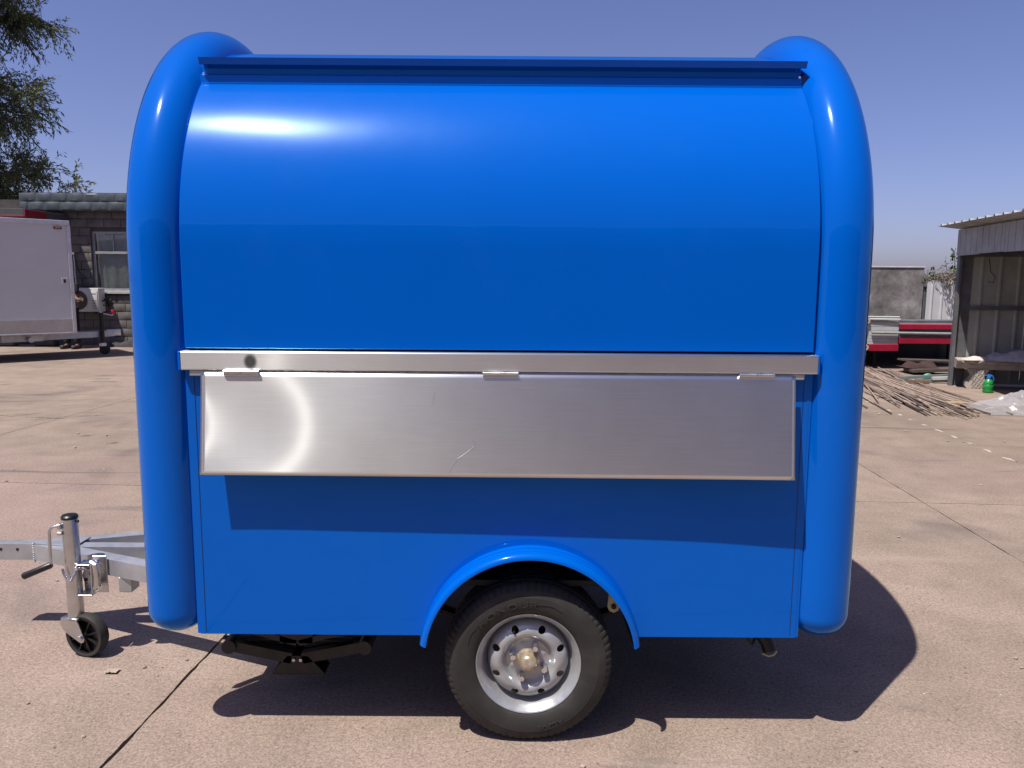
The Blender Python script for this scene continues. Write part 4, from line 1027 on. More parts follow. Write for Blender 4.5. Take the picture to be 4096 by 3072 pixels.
# ================================================================ RIGHT SIDE: shed
M['shedwhite'] = simple("weathered_white_sheet", (0.40, 0.41, 0.42), 0.6, 0, 0.16, 3.0, 0, src='World', dirt=((0.26, 0.24, 0.22), 0.5))
M['shedcream'] = simple("cream_steel_sheet", (0.44, 0.44, 0.38), 0.55, 0, 0.12, 3.0, 0, src='World', dirt=((0.30, 0.27, 0.22), 0.5))
M['sheddark'] = simple("grey_steel_post", (0.16, 0.165, 0.175), 0.55, 0.2, 0.22, 6.0, 0.05, src='World', dirt=((0.13, 0.07, 0.045), 0.6))
shed = thing("lean_to_shed", "open-sided shed of ribbed white sheet metal with low roof", "shed", (6.86, 9.36, 0), R(-8.8))
# local: y toward the camera is negative, x to the right (inside)
SL, SD = 6.0, 3.2
MB().bbox(-0.09, -0.045, -0.045, 0.045, -0.005, 2.36, 0.004).build("corner_post", M['sheddark'], shed)
MB().bbox(-0.043, 0.135, 0.035, 0.05, -0.004, 2.36, 0.003).build("jamb_plate", M['sheddark'], shed)
for yy in (-3.0, -5.9): MB().bbox(-0.06, 0.0, yy - 0.03, yy + 0.03, -0.005, 2.34, 0.004).build("post", M['sheddark'], shed)
MB().bbox(SD - 0.06, SD, 0.0, 0.06, -0.005, 1.95, 0.004).build("post", M['sheddark'], shed)
def ribbed(width, z0, z1, pitch=0.20, ribs=None, h=0.022, rw=0.035):
    """one vertical ribbed sheet as a folded profile in x, extruded in z; returns MB in local x/z at y=0"""
    xs = [(0.0, 0.0)]
    x = pitch * 0.5
    while x < width - rw:
        xs += [(x - rw / 2, 0.0), (x - rw / 4, -h), (x + rw / 4, -h), (x + rw / 2, 0.0)]
        x += pitch
    xs.append((width, 0.0))
    mb = MB(); n = len(xs)
    mb.add([(a, b_, z0) for a, b_ in xs] + [(a, b_, z1) for a, b_ in xs], [(i, i + 1, n + i + 1, n + i) for i in range(n - 1)])
    return mb
for k in range(4):
    o = ribbed(0.795, 0.03, 2.2 - 0.11 * k, 0.265, rw=0.045, h=0.03).build("wall_sheet", M['shedcream'], shed, ang=0, fix=False)
    o.location = (0.14 + 0.80 * k, 0.055 + 0.003 * (k % 2), 0); o.modifiers.new("t", 'SOLIDIFY').thickness = 0.003
for k in range(6):
    o = ribbed(1.0, 0.03, 1.92, 0.25, rw=0.045, h=0.03).build("wall_sheet", M['shedcream'], shed, ang=0, fix=False)
    o.location = (SD + 0.003 * (k % 2), 0.05 - 1.0 * k, 0); o.rotation_euler = (0, 0, -PI / 2); o.modifiers.new("t", 'SOLIDIFY').thickness = 0.003
for z in (1.20, 2.0):
    MB().bbox(0.137, SD - 0.062, 0.0, 0.022, z - 0.03, z + 0.03, 0.003).build("girt", M['sheddark'], shed)
for k in range(4):  # near end closed out of view, added to darken the inside
    o = ribbed(0.795, 0.03, 2.25 - 0.11 * k, 0.265, rw=0.045, h=0.03).build("wall_sheet", M['shedcream'], shed, ang=0, fix=False)
    o.location = (0.02 + 0.80 * k, -SL + 0.003 * (k % 2), 0); o.modifiers.new("t", 'SOLIDIFY').thickness = 0.003
# fascia sheets along the open side
for k in range(8):
    o = ribbed(0.765, 1.985 + 0.008 * (k % 2), 2.375, 0.19, rw=0.028, h=0.012).build("fascia_sheet", M['shedwhite'], shed, ang=0, fix=False)
    o.location = (-0.096 - 0.003 * (k % 2), 0.06 - 0.76 * (k + 1), 0); o.rotation_euler = (R(-3), 0, -PI / 2); o.scale.x = -1
    o.rotation_euler = (R(0), R(0), PI / 2); o.scale = (1, 1, 1)
    o.modifiers.new("t", 'SOLIDIFY').thickness = 0.002
# roof sheets, falling to the right
slope = R(7.5)
for k in range(6):
    mb = MB(); xs = [(0.0, 0.0)]; x = 0.12
    while x < 1.0:
        xs += [(x - 0.03, 0.0), (x - 0.010, 0.032), (x + 0.010, 0.032), (x + 0.03, 0.0)]; x += 0.25
    xs.append((1.03, 0.0)); n = len(xs)
    mb.add([(0, -a, b_) for a, b_ in xs] + [(SD + 0.6, -a, b_) for a, b_ in xs], [(i, i + 1, n + i + 1, n + i) for i in range(n - 1)])
    o = mb.build("roof_sheet", M['shedwhite'], shed, ang=0, fix=False)
    o.location = (-0.36, 0.16 - 1.0 * k, 2.435 + 0.002 * (k % 2)); o.rotation_euler = (0, slope, 0); o.modifiers.new("t", 'SOLIDIFY').thickness = 0.002
for yy in (0.0, -2.0, -4.0):
    MB().bar((-0.05, yy - 0.09, 2.325), (SD, yy - 0.09, 2.325 - math.tan(slope) * (SD + 0.05)), 0.05, 0.06).build("rafter", M['sheddark'], shed, ang=0)
MB().tube([(0.33, -0.03, 1.95), (0.36, -0.04, 1.75), (0.43, -0.05, 1.66), (0.40, -0.05, 1.58), (0.33, -0.04, 1.60)], 0.006, 6).build("hanging_wire", M['blackplastic'], shed)

# --- carved stone bench with a crumpled sheet on it
M['stone'] = simple("carved_pale_stone", (0.44, 0.39, 0.33), 0.9, 0, 0.2, 9, 0.3, dirt=((0.26, 0.22, 0.18), 0.6))
bench = thing("stone_bench", "pale stone bench with wavy carving and scrolled legs at the shed", "bench", (7.32, 8.95, 0), R(-24))
bs = MB()
sec = [(-0.20, 0.44), (0.20, 0.44), (0.205, 0.425), (0.19, 0.40), (0.165, 0.375), (0.15, 0.33), (0.13, 0.30), (-0.13, 0.30), (-0.15, 0.33), (-0.165, 0.375), (-0.19, 0.40), (-0.205, 0.425)]
bs.extrude(sec, 'X', -0.62, 0.75); bs.build("seat_slab", M['stone'], bench, ang=25)
for s in range(2):
    def wav(u, v):
        x = -0.60 + 1.33 * u; return (x, 0, 0)
    for r in range(3):
        pts = [(-0.60 + 1.33 * i / 70, -0.200 + 0.012 * r - (0.0 if s == 0 else 0.0), 0.412 - 0.038 * r + 0.012 * math.sin(i * 0.9 + r * 1.7 + math.sin(i * 0.31))) for i in range(71)]
        if s == 0: MB().tube([(x, y + 0.008 + 0.018 * r, z) for x, y, z in pts], 0.011, 6).build("carved_ripple", M['stone'], bench)
def scroll_leg(cx):
    prof = [(-0.13, 0.0), (0.14, 0.0), (0.16, 0.05), (0.145, 0.10), (0.10, 0.135), (0.085, 0.19), (0.12, 0.24), (0.15, 0.30), (-0.14, 0.30), (-0.11, 0.25), (-0.08, 0.20), (-0.10, 0.13), (-0.15, 0.09), (-0.155, 0.04)]
    lg = MB().extrude(prof, 'Y', -0.14, 0.14); lg.xf(Matrix.Translation((cx, 0, 0)))
    o = lg.build("leg", M['stone'], bench, ang=25)
    for r in range(5):
        pts = [(cx + 0.010 * math.sin(i * 1.3 + r * 1.9) - 0.06 + 0.032 * r, -0.141, 0.02 + 0.27 * i / 16) for i in range(17)]
        MB().tube(pts, 0.008, 6).build("carving", M['stone'], o)
scroll_leg(-0.33); scroll_leg(0.50)
M['sheetgrey'] = simple("dusty_plastic_sheet", (0.42, 0.41, 0.42), 0.45, 0, 0.25, 7, 0.2, dirt=((0.25, 0.24, 0.25), 0.5))
cv = lump(0.52, 0.22, 0.17, 8.8, 46, 30)
cv.xf(Matrix.Translation((7.55, 8.80, 0.438)) @ Matrix.Rotation(R(-24), 4, 'Z'))
tag(cv.build("crumpled_sheet", M['sheetgrey'], fix=False, ang=30), "crumpled grey plastic sheet piled on the stone bench", "plastic sheet")
cl2 = lump(0.23, 0.13, 0.06, 7.2, 24, 18); cl2.xf(Matrix.Translation((6.98, 9.02, 0.438)))
tag(cl2.build("pale_rag", simple("off_white_rag", (0.62, 0.54, 0.49), 0.9, 0, 0.12, 12), fix=False, ang=40), "off-white rag lying in the sun on the bench end", "rag")
ro = MB().tube([(7.45, 9.22, 0.51), (7.95, 9.02, 0.52)], 0.075, 20)
ro.tube([(7.445, 9.222, 0.51), (7.44, 9.224, 0.51)], 0.03, 12)
tag(ro.build("fabric_roll", simple("grey_fabric_roll", (0.30, 0.30, 0.31), 0.9), ang=40), "rolled grey fabric lying behind the crumpled sheet on the bench", "roll")
tag(MB().bar((6.90, 9.22, 0.36), (7.35, 9.00, 0.30), 0.05, 0.03).build("timber_strip", simple("grey_timber", (0.32, 0.29, 0.26), 0.9), ang=0), "grey timber strip leaning from the shed post toward the bench", "timber")

# --- green pressure sprayer
sp1 = thing("spray_bottle", "green plastic pressure sprayer with blue trigger head", "sprayer", (6.90, 8.585, 0))
MB().lathe([(0.0005, 0.0), (0.058, 0.0), (0.066, 0.008), (0.068, 0.03), (0.064, 0.058), (0.067, 0.064), (0.067, 0.115), (0.063, 0.120), (0.066, 0.126), (0.060, 0.155), (0.045, 0.185), (0.028, 0.200), (0.026, 0.212), (0.0005, 0.213)], 32, 'Z').build("bottle", simple("green_plastic", (0.015, 0.30, 0.055), 0.35), sp1, ang=40)
bl = simple("blue_plastic", (0.03, 0.19, 0.62), 0.35)
MB().lathe([(0.030, 0.205), (0.032, 0.212), (0.030, 0.235), (0.020, 0.240), (0.018, 0.255), (0.0005, 0.257)], 24, 'Z').build("cap", bl, sp1)
MB().tube([(-0.055, 0.0, 0.252), (-0.03, 0, 0.250), (0.0, 0, 0.247), (0.035, 0, 0.245), (0.06, 0, 0.225), (0.072, 0, 0.19), (0.075, 0, 0.17)], [0.007, 0.010, 0.018, 0.017, 0.013, 0.011, 0.009], 12).build("trigger_head", bl, sp1)
MB().tube([(0, 0, 0.255), (0, 0, 0.272)], [0.008, 0.010], 10).build("pump_knob", bl, sp1)

# --- wooden block and litter
tag(MB().bbox(-0.11, 0.11, -0.06, 0.06, -0.001, 0.098, 0.006).build("timber_block", simple("sawn_pine", (0.42, 0.29, 0.16), 0.85, 0, 0.2, 14, 0.1), loc=(5.55, 7.04, 0)), "short sawn pine block at the end of the rod heap", "timber block")
def bubble():
    m, t, b = nodes("bubble_wrap")
    v = coords(t, src='Object')
    vo = N(t, "ShaderNodeTexVoronoi"); vo.inputs["Scale"].default_value = 70; L(t, v, vo.inputs["Vector"])
    nb_ = bump(t, vo.outputs["Distance"], 0.3, 0.004)
    tr = N(t, "ShaderNodeBsdfTransparent"); tl = N(t, "ShaderNodeBsdfTranslucent"); df = N(t, "ShaderNodeBsdfDiffuse"); gl = N(t, "ShaderNodeBsdfGlossy")
    tl.inputs[0].default_value = (0.80, 0.79, 0.81, 1); df.inputs[0].default_value = (0.50, 0.49, 0.51, 1); gl.inputs["Roughness"].default_value = 0.25
    tr.inputs[0].default_value = (0.85, 0.85, 0.86, 1)
    for s_ in (df, gl, tl): L(t, nb_, s_.inputs["Normal"])
    m1 = N(t, "ShaderNodeMixShader"); m1.inputs[0].default_value = 0.5; L(t, tl.outputs[0], m1.inputs[1]); L(t, df.outputs[0], m1.inputs[2])
    m2 = N(t, "ShaderNodeMixShader"); m2.inputs[0].default_value = 0.07; L(t, m1.outputs[0], m2.inputs[1]); L(t, gl.outputs[0], m2.inputs[2])
    m3 = N(t, "ShaderNodeMixShader"); m3.inputs[0].default_value = 0.58; L(t, tr.outputs[0], m3.inputs[1]); L(t, m2.outputs[0], m3.inputs[2])
    L(t, m3.outputs[0], t.nodes["Material Output"].inputs[0])
    return m
def wrapfn(u, v):
    x = (u - .5) * 2; y = (v - .5) * 2
    ed = max(0, 1 - max(abs(x), abs(y)) ** 3)
    h = 0.008 + ed * (0.20 * math.exp(-((x - 0.05) ** 2 * 3 + (y - 0.35) ** 2 * 4)) + 0.085 * abs(nz(x * 2.4 + 4, y * 2.4)) + 0.04 * abs(nz(x * 6 + 2, y * 6)) + 0.012 * nz(x * 15, y * 15))
    return (x * 0.62 + 0.05 * nz(y * 2, 5), y * 0.42 + 0.10 * x * -1 + 0.04 * nz(x * 3, 9), h)
o = MB().grid(wrapfn, 70, 50).build("bubble_wrap", bubble(), fix=False, ang=50, loc=(6.32, 6.95, 0))
tag(o, "heap of clear bubble wrap on the concrete in front of the sprayer", "bubble wrap")

# --- heap of thin rusty rods
random.seed(21)
rodm = [simple("rusty_rod_%d" % k, c, 0.85, 0.0, 0.3, 9, 0.1, src='Object') for k, c in enumerate(((0.30, 0.215, 0.165), (0.22, 0.15, 0.115), (0.37, 0.285, 0.225), (0.135, 0.10, 0.085)))]
rod_me = []
for k in range(8):
    ln = 3.3 + 0.25 * k; bend = random.uniform(-0.05, 0.05)
    rod_me.append((ln, MB().tube([(bend * math.sin(PI * i / 6), -ln / 2 + ln * i / 6, 0) for i in range(7)], 0.0095, 6).mesh("rod", rodm[k % 4], 40)))
RODL = ("mid-brown thin rod in the loose heap beside the shed", "dark brown rusty rod in the loose heap beside the shed", "pale tan rod in the loose heap beside the shed", "nearly black rod in the loose heap beside the shed")
for k in range(200):
    ln, me = random.choice(rod_me)
    lay = (k // 36)
    sp = random.gauss(0, 0.40) * (1 - 0.15 * lay)
    yc = 9.30 + random.uniform(-0.55, 0.6); 
    xc = 5.70 + sp * 0.95 + (yc - 9.30) * 0.12
    h = 0.012 + lay * 0.013 * max(0.15, 1 - (sp / 0.85) ** 2) + random.uniform(0, 0.012)
    if h < 0.012: h = 0.012
    ang = R(-8) + random.gauss(0, R(3.2))
    o = link_mesh("rod", me, None, (xc, yc, h), (random.uniform(0, 0.010) * (1 if lay > 0 else 0), 0, ang))
    tag(o, RODL[rod_me.index((ln, me)) % 4], "rod", "rusty rods heaped beside the shed")

# --- stack of white and red steel sections behind the rods
M['whitesteel'] = simple("chipped_white_steel", (0.56, 0.57, 0.54), 0.5, 0, 0.08, 5, 0, src='World', dirt=((0.33, 0.24, 0.17), 0.35))
M['redsteel'] = simple("red_painted_steel", (0.36, 0.008, 0.035), 0.42, 0, 0.12, 5, 0, src='World')
M['greypipe'] = simple("grey_pipe", (0.36, 0.38, 0.38), 0.45, 0.2, 0.12, 7)
SY = 11.6
rk = thing("shade_trestle", "low dark steel trestle behind the red and white sections, added for the shade beneath", "trestle", (7.2, SY + 1.1, 0))  # deep platform added so the space beneath falls into shade
MB().box(-2.6, 2.2, -0.95, 1.2, 0.565, 0.60).build("deck", M['blacksteel'], rk, ang=0)
for px in (-2.4, -0.3, 2.0):
    for py in (-0.55, 1.0): MB().bbox(px - 0.03, px + 0.03, py - 0.03, py + 0.03, -0.03, 0.566, 0.004).build("leg", M['blacksteel'], rk)
for k in range(3): MB().bbox(-2.55, 2.1, -0.2 + 0.45 * k, 0.18 + 0.45 * k, 0.601, 0.72 + 0.05 * k, 0.01).build("stored_panel", M['sheddark'], rk)
MB().box(-2.6, 2.2, 1.2, 1.23, -0.02, 0.60).build("back_sheet", M['blacksteel'], rk, ang=0)  # black sheet added behind, darkening the space under the deck
def on(x, y, z): return (x, y, z)
wp_ = MB()
zs = [0.46, 0.50, 0.505, 0.555, 0.56, 0.62, 0.625, 0.70, 0.705, 0.78, 0.785, 0.86, 0.88, 0.935]
for i in range(len(zs) - 1):
    off = 0.0 if i % 2 == 0 else 0.012
    wp_.box(6.52, 7.06, SY + off, SY + 0.05, zs[i], zs[i + 1] - 0.0005)
tag(wp_.build("ribbed_panel", M['whitesteel'], ang=0), "short white ribbed steel panel standing in front of the trestle", "steel panel")
tag(MB().bbox(6.53, 7.065, SY - 0.03, SY + 0.06, 0.335, 0.458, 0.006).build("red_beam", M['redsteel']), "short red beam under the white ribbed panel", "beam")
tag(MB().bbox(7.068, 8.6, SY - 0.02, SY + 0.14, 0.735, 0.825, 0.006).build("red_beam", M['redsteel']), "upper long red beam on the trestle, above the grey pipe", "beam")
tag(MB().bbox(7.068, 8.6, SY - 0.04, SY + 0.10, 0.475, 0.572, 0.006).build("red_beam", M['redsteel']), "lower long red beam on the trestle, beneath the grey pipe", "beam")
tag(MB().tube([(6.55, SY - 0.045, 0.672), (8.6, SY - 0.045, 0.655)], 0.025, 14).build("grey_pipe", M['greypipe']), "long grey pipe lying between the two red beams", "pipe")
tag(MB().bbox(7.07, 8.6, SY + 0.04, SY + 0.06, 0.574, 0.734, 0.003).build("grey_sheet", M['sheddark']), "dark grey sheet strip behind the grey pipe", "sheet")
tag(MB().tube([(5.9, SY - 0.0, 0.915), (7.06, SY - 0.03, 0.912)], 0.017, 12).build("white_pipe", M['whitesteel']), "lower thin white pipe along the top of the ribbed panel", "pipe")
tag(MB().tube([(5.9, SY + 0.03, 0.958), (7.06, SY + 0.0, 0.955)], 0.015, 12).build("white_pipe", M['whitesteel']), "upper thin white pipe along the top of the ribbed panel", "pipe")
for nm, z, lb in (("pipe_roller", 0.885, "pale roller end beside the top of the ribbed panel"), ("pipe_roller", 0.40, "pale roller end beside the short red beam")):
    tag(MB().lathe([(0.018, -0.03), (0.052, -0.03), (0.058, -0.015), (0.058, 0.03), (0.02, 0.04)], 20, 'Y', (6.46, SY - 0.02, z)).tube([(6.46, SY - 0.01, z), (6.60, SY + 0.03, z + 0.01)], 0.016, 8).build(nm, simple("worn_nylon", (0.52, 0.43, 0.34), 0.6)), lb, "roller")
tag(MB().tube([(5.6, SY + 0.02, 0.385), (6.50, SY, 0.395)], 0.02, 10).build("grey_pipe", M['greypipe']), "short grey pipe running into the lower roller end", "pipe")
# shaded clutter under the trestle
cm1 = simple("dull_brown_board", (0.10, 0.07, 0.055), 0.9, 0, 0.3, 6)
tag(MB().bar((6.95, 11.15, 0.22), (7.95, 11.35, 0.18), 0.30, 0.03).build("leaning_board", cm1, ang=0), "upper dull brown board lying in the shade under the red beams", "board")
tag(MB().bar((6.90, 10.85, 0.07), (7.70, 10.85, 0.09), 0.34, 0.05).build("leaning_board", cm1, ang=0), "lower dull brown board lying flat in the shade by the shed post", "board")
tag(lump(0.3, 0.2, 0.12, 5.5).build("red_brown_sack", simple("red_brown_sack", (0.05, 0.025, 0.022), 0.95, 0, 0.3, 8), fix=False, ang=40, loc=(7.15, 11.0, 0.11)), "red-brown sack slumped on the boards in the shade", "sack")
tag(MB().lathe([(0.0005, 0.0), (0.045, 0.002), (0.075, 0.035), (0.095, 0.085), (0.098, 0.10), (0.09, 0.098), (0.07, 0.04), (0.0005, 0.01)], 24, 'Z').xf(Matrix.Translation((6.83, 10.15, 0.05)) @ Matrix.Rotation(R(115), 4, 'X')).build("green_bowl", simple("mint_plastic", (0.16, 0.48, 0.36), 0.4)), "mint green plastic bowl tipped over beside the shed post", "bowl")
for k, (a, b_, nm, lb) in enumerate((((6.30, 9.95, 0.04), (7.0, 9.75, 0.11), "green_angle_bar", "upper grey-green angle bar on the ground by the bowl"), ((6.45, 9.75, 0.025), (6.92, 9.60, 0.05), "green_angle_bar", "lower grey-green angle bar on the ground by the bowl"), ((6.65, 9.62, 0.075), (6.95, 9.58, 0.09), "pale_strip", "short pale strip lying against the foot of the shed post"), ((6.15, 9.60, 0.03), (6.55, 9.52, 0.03), "brown_batten", "short brown batten beside the rod heap"))):
    tag(MB().bar(a, b_, 0.07, 0.045).build(nm, simple(nm + "_mat", ((0.17, 0.22, 0.20), (0.15, 0.21, 0.18), (0.52, 0.53, 0.50), (0.20, 0.12, 0.08))[k], 0.6), ang=0), lb, "strip")
tag(MB().bbox(-0.06, 0.06, -0.04, 0.04, -0.001, 0.05, 0.006).build("orange_brick", simple("orange_brick", (0.45, 0.19, 0.07), 0.85), loc=(7.06, 9.22, 0)), "broken orange brick at the foot of the shed wall", "brick")
# black panel standing in for the deep shade left of the stack
tag(MB().bbox(4.5, 6.5, SY + 0.25, SY + 0.32, 0.30, 0.86, 0.01).build("shade_panel", M['blacksteel']), "black panel standing in for the deep shade behind the two thin white pipes", "panel")

# --- concrete yard wall and white sheet fence behind
def wallmat():
    m, t, b = nodes("stained_render_wall")
    v = coords(t, src='World'); vs_ = coords(t, (3.0, 1, 0.35), 'World')
    f1 = noisen(t, v, 1.6, 8, 0.65); f2 = noisen(t, vs_, 2.0, 6, 0.6); f3 = noisen(t, v, 14, 6, 0.7)
    c = ramp(t, f1, [(0.36, (0.08, 0.074, 0.069)), (0.5, (0.185, 0.17, 0.163)), (0.64, (0.31, 0.296, 0.285))])
    c = mixc(t, ramp(t, f2, [(0.45, 0.0), (0.7, 0.6)]), c, (0.16, 0.14, 0.126))
    c = mixc(t, 0.5, c, ramp(t, f3, [(0.3, 0.5), (0.7, 1.3)]), 'MULTIPLY')
    L(t, c, b.inputs["Base Color"]); b.inputs["Roughness"].default_value = 0.95
    L(t, bump(t, f3, 0.3, 0.01), b.inputs["Normal"])
    return m
yw = thing("yard_wall", "stained grey rendered yard wall with pale coping", "wall", (6.0, 15.05, 0))
wlf = MB().grid(lambda u, v: (-6.0 + 9.27 * u, 0.012 * nz(u * 9, v * 3), -0.04 + 1.96 * v), 40, 8)
wlf.box(-6.0, 3.27, 0.05, 0.22, -0.04, 1.918)
wlf.box(-6.0, -5.99, -0.01, 0.05, -0.04, 1.915).box(3.262, 3.272, -0.01, 0.22, -0.04, 1.915)
wlf.build("render_face", wallmat(), yw, ang=40, fix=False)
MB().bbox(-6.02, 3.285, -0.02, 0.24, 1.919, 1.952, 0.006).build("coping", simple("pale_coping", (0.55, 0.53, 0.50), 0.9, 0, 0.15, 6, src='World'), yw)
fn_ = thing("sheet_fence", "white ribbed sheet-metal fence beside the yard wall", "fence", (9.34, 15.0, 0))
for k in range(4):
    o = ribbed(0.70, 0.0, 1.66, 0.225, rw=0.05, h=0.03).build("fence_sheet", simple("fence_white", (0.60, 0.60, 0.59), 0.55, 0, 0.08, 3, src='World', dirt=((0.36, 0.33, 0.30), 0.4)) if k == 0 else bpy.data.materials["fence_white"], fn_, ang=0, fix=False)
    o.location = (0.705 * k, 0.01 * (k % 2), -0.02); o.modifiers.new("t", 'SOLIDIFY').thickness = 0.003
MB().bbox(-0.05, 2.9, 0.03, 0.07, 1.50, 1.56, 0.003).build("fence_rail", M['sheddark'], fn_)
for px in (0.0, 1.4, 2.8): MB().bbox(px - 0.03, px + 0.03, 0.071, 0.12, -0.03, 1.62, 0.003).build("fence_post", M['sheddark'], fn_)

# ================================================================ VEGETATION
def leafmat(name, c1, c2, trans=0.25):
    m, t, b = nodes(name)
    oi = N(t, "ShaderNodeNewGeometry")
    c = ramp(t, oi.outputs["Random Per Island"], [(0.0, c1), (1.0, c2)])
    L(t, c, b.inputs["Base Color"]); b.inputs["Roughness"].default_value = 0.55; b.inputs["Specular IOR Level"].default_value = 0.3
    tl = N(t, "ShaderNodeBsdfTranslucent"); L(t, mixc(t, 1.0, c, (1.0, 1.15, 0.5), 'MULTIPLY'), tl.inputs[0])
    mx = N(t, "ShaderNodeMixShader"); mx.inputs[0].default_value = trans
    L(t, b.outputs[0], mx.inputs[1]); L(t, tl.outputs[0], mx.inputs[2]); L(t, mx.outputs[0], t.nodes["Material Output"].inputs[0])
    return m
M['bark'] = simple("grey_bark", (0.075, 0.060, 0.048), 0.95, 0, 0.3, 12, 0.4, src='World')
M['leaf'] = leafmat("willow_leaf", (0.075, 0.09, 0.045), (0.20, 0.205, 0.115), 0.38)
M['dryleaf'] = leafmat("dry_vine_leaf", (0.10, 0.075, 0.05), (0.22, 0.17, 0.12), 0.15)
M['shrubleaf'] = leafmat("shrub_leaf", (0.035, 0.060, 0.022), (0.085, 0.115, 0.045))
def rv(s=1.0): return Vector((random.gauss(0, s), random.gauss(0, s), random.gauss(0, s)))
def leaf_quad(V, F, p, d, ln, wd, twist):
    d = d.normalized(); sd_ = d.cross(twist)
    if sd_.length < 1e-4: sd_ = d.orthogonal()
    sd_.normalize(); i = len(V)
    V.extend([p, p + d * ln * 0.45 + sd_ * wd, p + d * ln, p + d * ln * 0.45 - sd_ * wd]); F.append((i, i + 1, i + 2, i + 3))
def willow(loc, label, seed, ht=14.5):
    random.seed(seed)
    t = thing("willow_tree", label, "tree", loc)
    wood = MB(); twigs = MB(); V = []; F = []
    trunk = [Vector((0, 0, -0.1)), Vector((0.1, 0.05, 1.5)), Vector((0.05, 0.2, 3.4)), Vector((0.3, 0.15, 5.2)), Vector((0.4, 0.0, 7.5)), Vector((0.55, 0.1, 10.0)), Vector((0.5, 0, 12.5))]
    wood.tube(trunk, [0.42, 0.34, 0.29, 0.24, 0.18, 0.11, 0.05], 12)
    def spray(p, d, n, ll):
        """a twig bearing narrow leaves, drooping at its end"""
        pts = [p.copy()]; q = p.copy(); dd = d.normalized()
        for i in range(n):
            dd = (dd + Vector((0, 0, -0.14)) + rv(0.10)).normalized(); q = q + dd * 0.105; pts.append(q.copy())
            for _ in range(3):
                ld = (dd * 0.75 + rv(0.42) + Vector((0, 0, -0.30))).normalized()
                leaf_quad(V, F, q + rv(0.03), ld, ll * random.uniform(0.7, 1.25), ll * 0.13, rv(1))
        if n > 6: twigs.tube(pts[::2] if len(pts) > 4 else pts, 0.006, 3, cap=False)
    for b_ in range(30):
        f = (b_ + 0.5) / 30; zb = 3.0 + 9.0 * f
        k = min(int((zb + 0.1) / 14 * 6), 5)
        base = Vector((0.2 + 0.25 * f, 0.1, zb)); az = b_ * 2.399 + random.uniform(-.35, .35)
        reach = (4.9 - 2.4 * f) * random.uniform(0.75, 1.12) * (0.82 if b_ < 7 else 1.0) * (0.94 if math.cos(az) > 0.7 else 1.0); rise = random.uniform(0.2, 1.0) + 1.4 * f
        outd = Vector((math.cos(az), math.sin(az), 0))
        pts = [base + outd * reach * s_ + Vector((0, 0, rise * math.sin(s_ * 1.9) * 1.3)) + rv(0.10) * (1 if s_ > 0 else 0) for s_ in (0, .2, .4, .6, .8, 1.0)]
        r0_ = 0.10 * (1.25 - f * 0.7); wood.tube(pts, [r0_, r0_ * .8, r0_ * .62, r0_ * .45, r0_ * .3, r0_ * .15], 7)
        for s_ in [0.26 + 0.74 * i / 15 for i in range(16)]:
            i0 = min(int(s_ * 5), 4); q = pts[i0].lerp(pts[i0 + 1], s_ * 5 - i0)
            sub = (outd * random.uniform(-0.1, .9) + rv(.6)).normalized(); sub.z += 0.25
            ln = random.uniform(.5, 1.35); e = q + sub * ln
            if random.random() < 0.10: continue
            wood.tube([q, q.lerp(e, .5) + rv(.05), e], [0.022, 0.014, 0.006], 4, cap=False)
            for _ in range(16):
                st_ = q.lerp(e, random.uniform(.25, 1.0))
                spray(st_, (sub * .7 + rv(.55) + Vector((0, 0, .15))), random.randint(5, 11), 0.165)
    wood.build("trunk", M['bark'], t, ang=60)
    cr = MB().add([tuple(q) for q in V], F).build("crown", M['leaf'], t, ang=0, fix=False)
    twigs.build("twigs", M['bark'], cr, ang=0, fix=False)
    return t
willow((-19.5, 23.0, 0), "tall feathery willow tree rising behind the block building", 5)

def shrub(name, label, cat, loc, seed, ht, spread, n, ll, mat, droop=0.0, group=None):
    random.seed(seed); t = thing(name, label, cat, loc); wood = MB(); V = []; F = []
    for k in range(n):
        a = random.uniform(0, 2 * PI); top = Vector((math.cos(a) * spread * random.random(), math.sin(a) * spread * .6 * random.random(), ht * random.uniform(.6, 1)))
        b0 = Vector((random.uniform(-.1, .1) * spread, random.uniform(-.1, .1) * spread, 0)); pts = [b0, b0.lerp(top, .5) + rv(.05 * ht), top]
        wood.tube(pts, [0.014, 0.010, 0.004], 5, cap=False)
        for i in range(int(16 * ht / ll * 0.1) + 10):
            s_ = random.uniform(.35, 1); q = pts[0].lerp(pts[1], s_ * 2) if s_ < .5 else pts[1].lerp(pts[2], s_ * 2 - 1)
            leaf_quad(V, F, q + rv(.05), rv(1) + Vector((0, 0, .2 - droop)), ll * random.uniform(.6, 1.3), ll * .24, rv(1))
    wood.build("stem", M['bark'], t, ang=60); MB().add([tuple(q) for q in V], F).build("foliage", mat, t, ang=0, fix=False)
    return t
shrub("fence_shrub", "leafy green shrub standing above the white fence by the wall end", "shrub", (9.75, 15.6, -0.02), 3, 2.02, 0.40, 22, 0.10, M['shrubleaf'])
shrub("fence_sapling", "loose tall sapling standing above the white fence by the shed post", "shrub", (10.45, 15.5, -0.02), 8, 2.55, 0.50, 10, 0.11, M['shrubleaf'])
shrub("conifer_sapling", "small pointed dark sapling between the two green shrubs above the fence", "shrub", (10.05, 15.7, -0.02), 2, 2.0, 0.10, 14, 0.06, M['shrubleaf'])
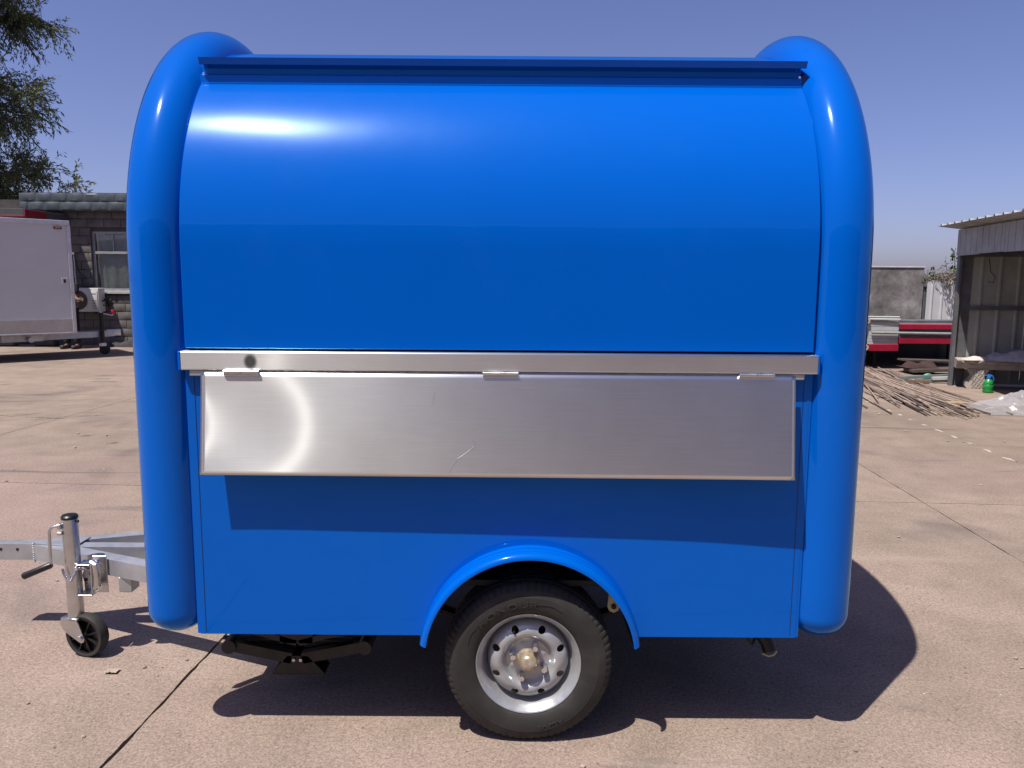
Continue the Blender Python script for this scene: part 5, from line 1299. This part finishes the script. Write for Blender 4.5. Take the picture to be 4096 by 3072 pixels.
def vine():
    random.seed(6); t = thing("dry_vine", "tangle of dry brown vine hanging over the white fence top", "vine", (9.4, 14.97, 1.64)); st_ = MB(); V = []; F = []
    for k in range(70):
        x = random.uniform(0, 1.75); p = Vector((x, random.uniform(-.06, .16), random.uniform(-.02, .10))); pts = [p.copy()]; d = Vector((random.gauss(0, 1), random.uniform(-.2, .2), random.uniform(.1, 1))).normalized()
        for i in range(5):
            d = (d + rv(.35) + Vector((0, 0, -.25))).normalized(); p = p + d * .07
            pts.append(p.copy())
            for _ in range(3): leaf_quad(V, F, p + rv(.02), rv(1) + Vector((0, 0, -.4)), .075 * random.uniform(.6, 1.3), .014, rv(1))
        st_.tube(pts, 0.0045, 4, cap=False)
    for k in range(9):                       # runners hanging down the sheets
        x = random.uniform(.55, 1.5); p = Vector((x, -.045, .02)); pts = [p.copy()]
        for i in range(random.randint(6, 13)):
            p = p + Vector((random.gauss(-.02, .035), random.uniform(-.004, .002), -.075)); p.y = min(p.y, -.042); pts.append(p.copy())
            if random.random() < .6: leaf_quad(V, F, p, Vector((random.gauss(0, 1), -.2, -.5)), .05, .011, rv(1))
        st_.tube(pts, 0.0045, 4, cap=False)
    st_.build("stem", simple("dry_stem", (0.20, 0.155, 0.12), 0.95), t, ang=0, fix=False); MB().add([tuple(q) for q in V], F).build("foliage", M['dryleaf'], t, ang=0, fix=False)
vine()

# ================================================================ long workshop across the yard, mirrored in the blue paint
ws = thing("workshop_hall", "long grey workshop hall across the yard facing the serving side", "building", (0, -17.0, 0))
MB().box(-24, 24, -8, 0, -0.05, 6.0).build("wall", simple("grey_render", (0.22, 0.215, 0.21), 0.9, 0, 0.2, 1.2, src='World'), ws, ang=0)
MB().extrude([(-8.6, 6.0), (0.6, 6.0), (-4, 7.4)], 'X', -24.5, 24.5).build("roof", simple("roof_sheet_grey", (0.16, 0.17, 0.19), 0.6), ws, ang=0)
for k in range(-3, 4):
    MB().bbox(k * 6.2 - 1.8, k * 6.2 + 1.8, 0.0, 0.06, -0.02, 3.8, 0.01).build("roller_door", simple("roller_door_grey", (0.30, 0.31, 0.33), 0.6) if k == -3 else bpy.data.materials["roller_door_grey"], ws)

# ================================================================ litter
random.seed(31)
dl = MB().grid(lambda u, v: ((u - .5) * .05, (v - .5) * .035, .006 + .012 * abs(nz(u * 3, v * 3, 4)) + .01 * (u - .5) ** 2), 8, 6)
tag(dl.build("dry_leaf", simple("curled_dry_leaf", (0.42, 0.34, 0.27), 0.8), fix=False, loc=(-1.58, 0.42, 0)), "curled pale dry leaf on the concrete by the small jockey wheel", "leaf")
pb = MB()
for k in range(260):
    x = random.uniform(-4.5, 5.5); y = random.uniform(-.4, 9.5); s_ = random.uniform(.003, .009) * (1 + max(0, y) * .12)
    if -1.25 < x < 1.2 and 0 < y < 2.1: continue
    bm = bmesh.new(); bmesh.ops.create_icosphere(bm, subdivisions=1, radius=s_)
    for q in bm.verts: q.co = Vector((q.co.x * random.uniform(.8, 1.5), q.co.y * random.uniform(.7, 1.2), q.co.z * .6)) + Vector((x, y, s_ * .5))
    pb.bm(bm)
tag(pb.build("grit", simple("loose_grit", (0.36, 0.30, 0.26), 0.9, 0, 0.5, 2.0, src='World'), ang=0), "loose grit scattered over the concrete", None, None, "stuff")
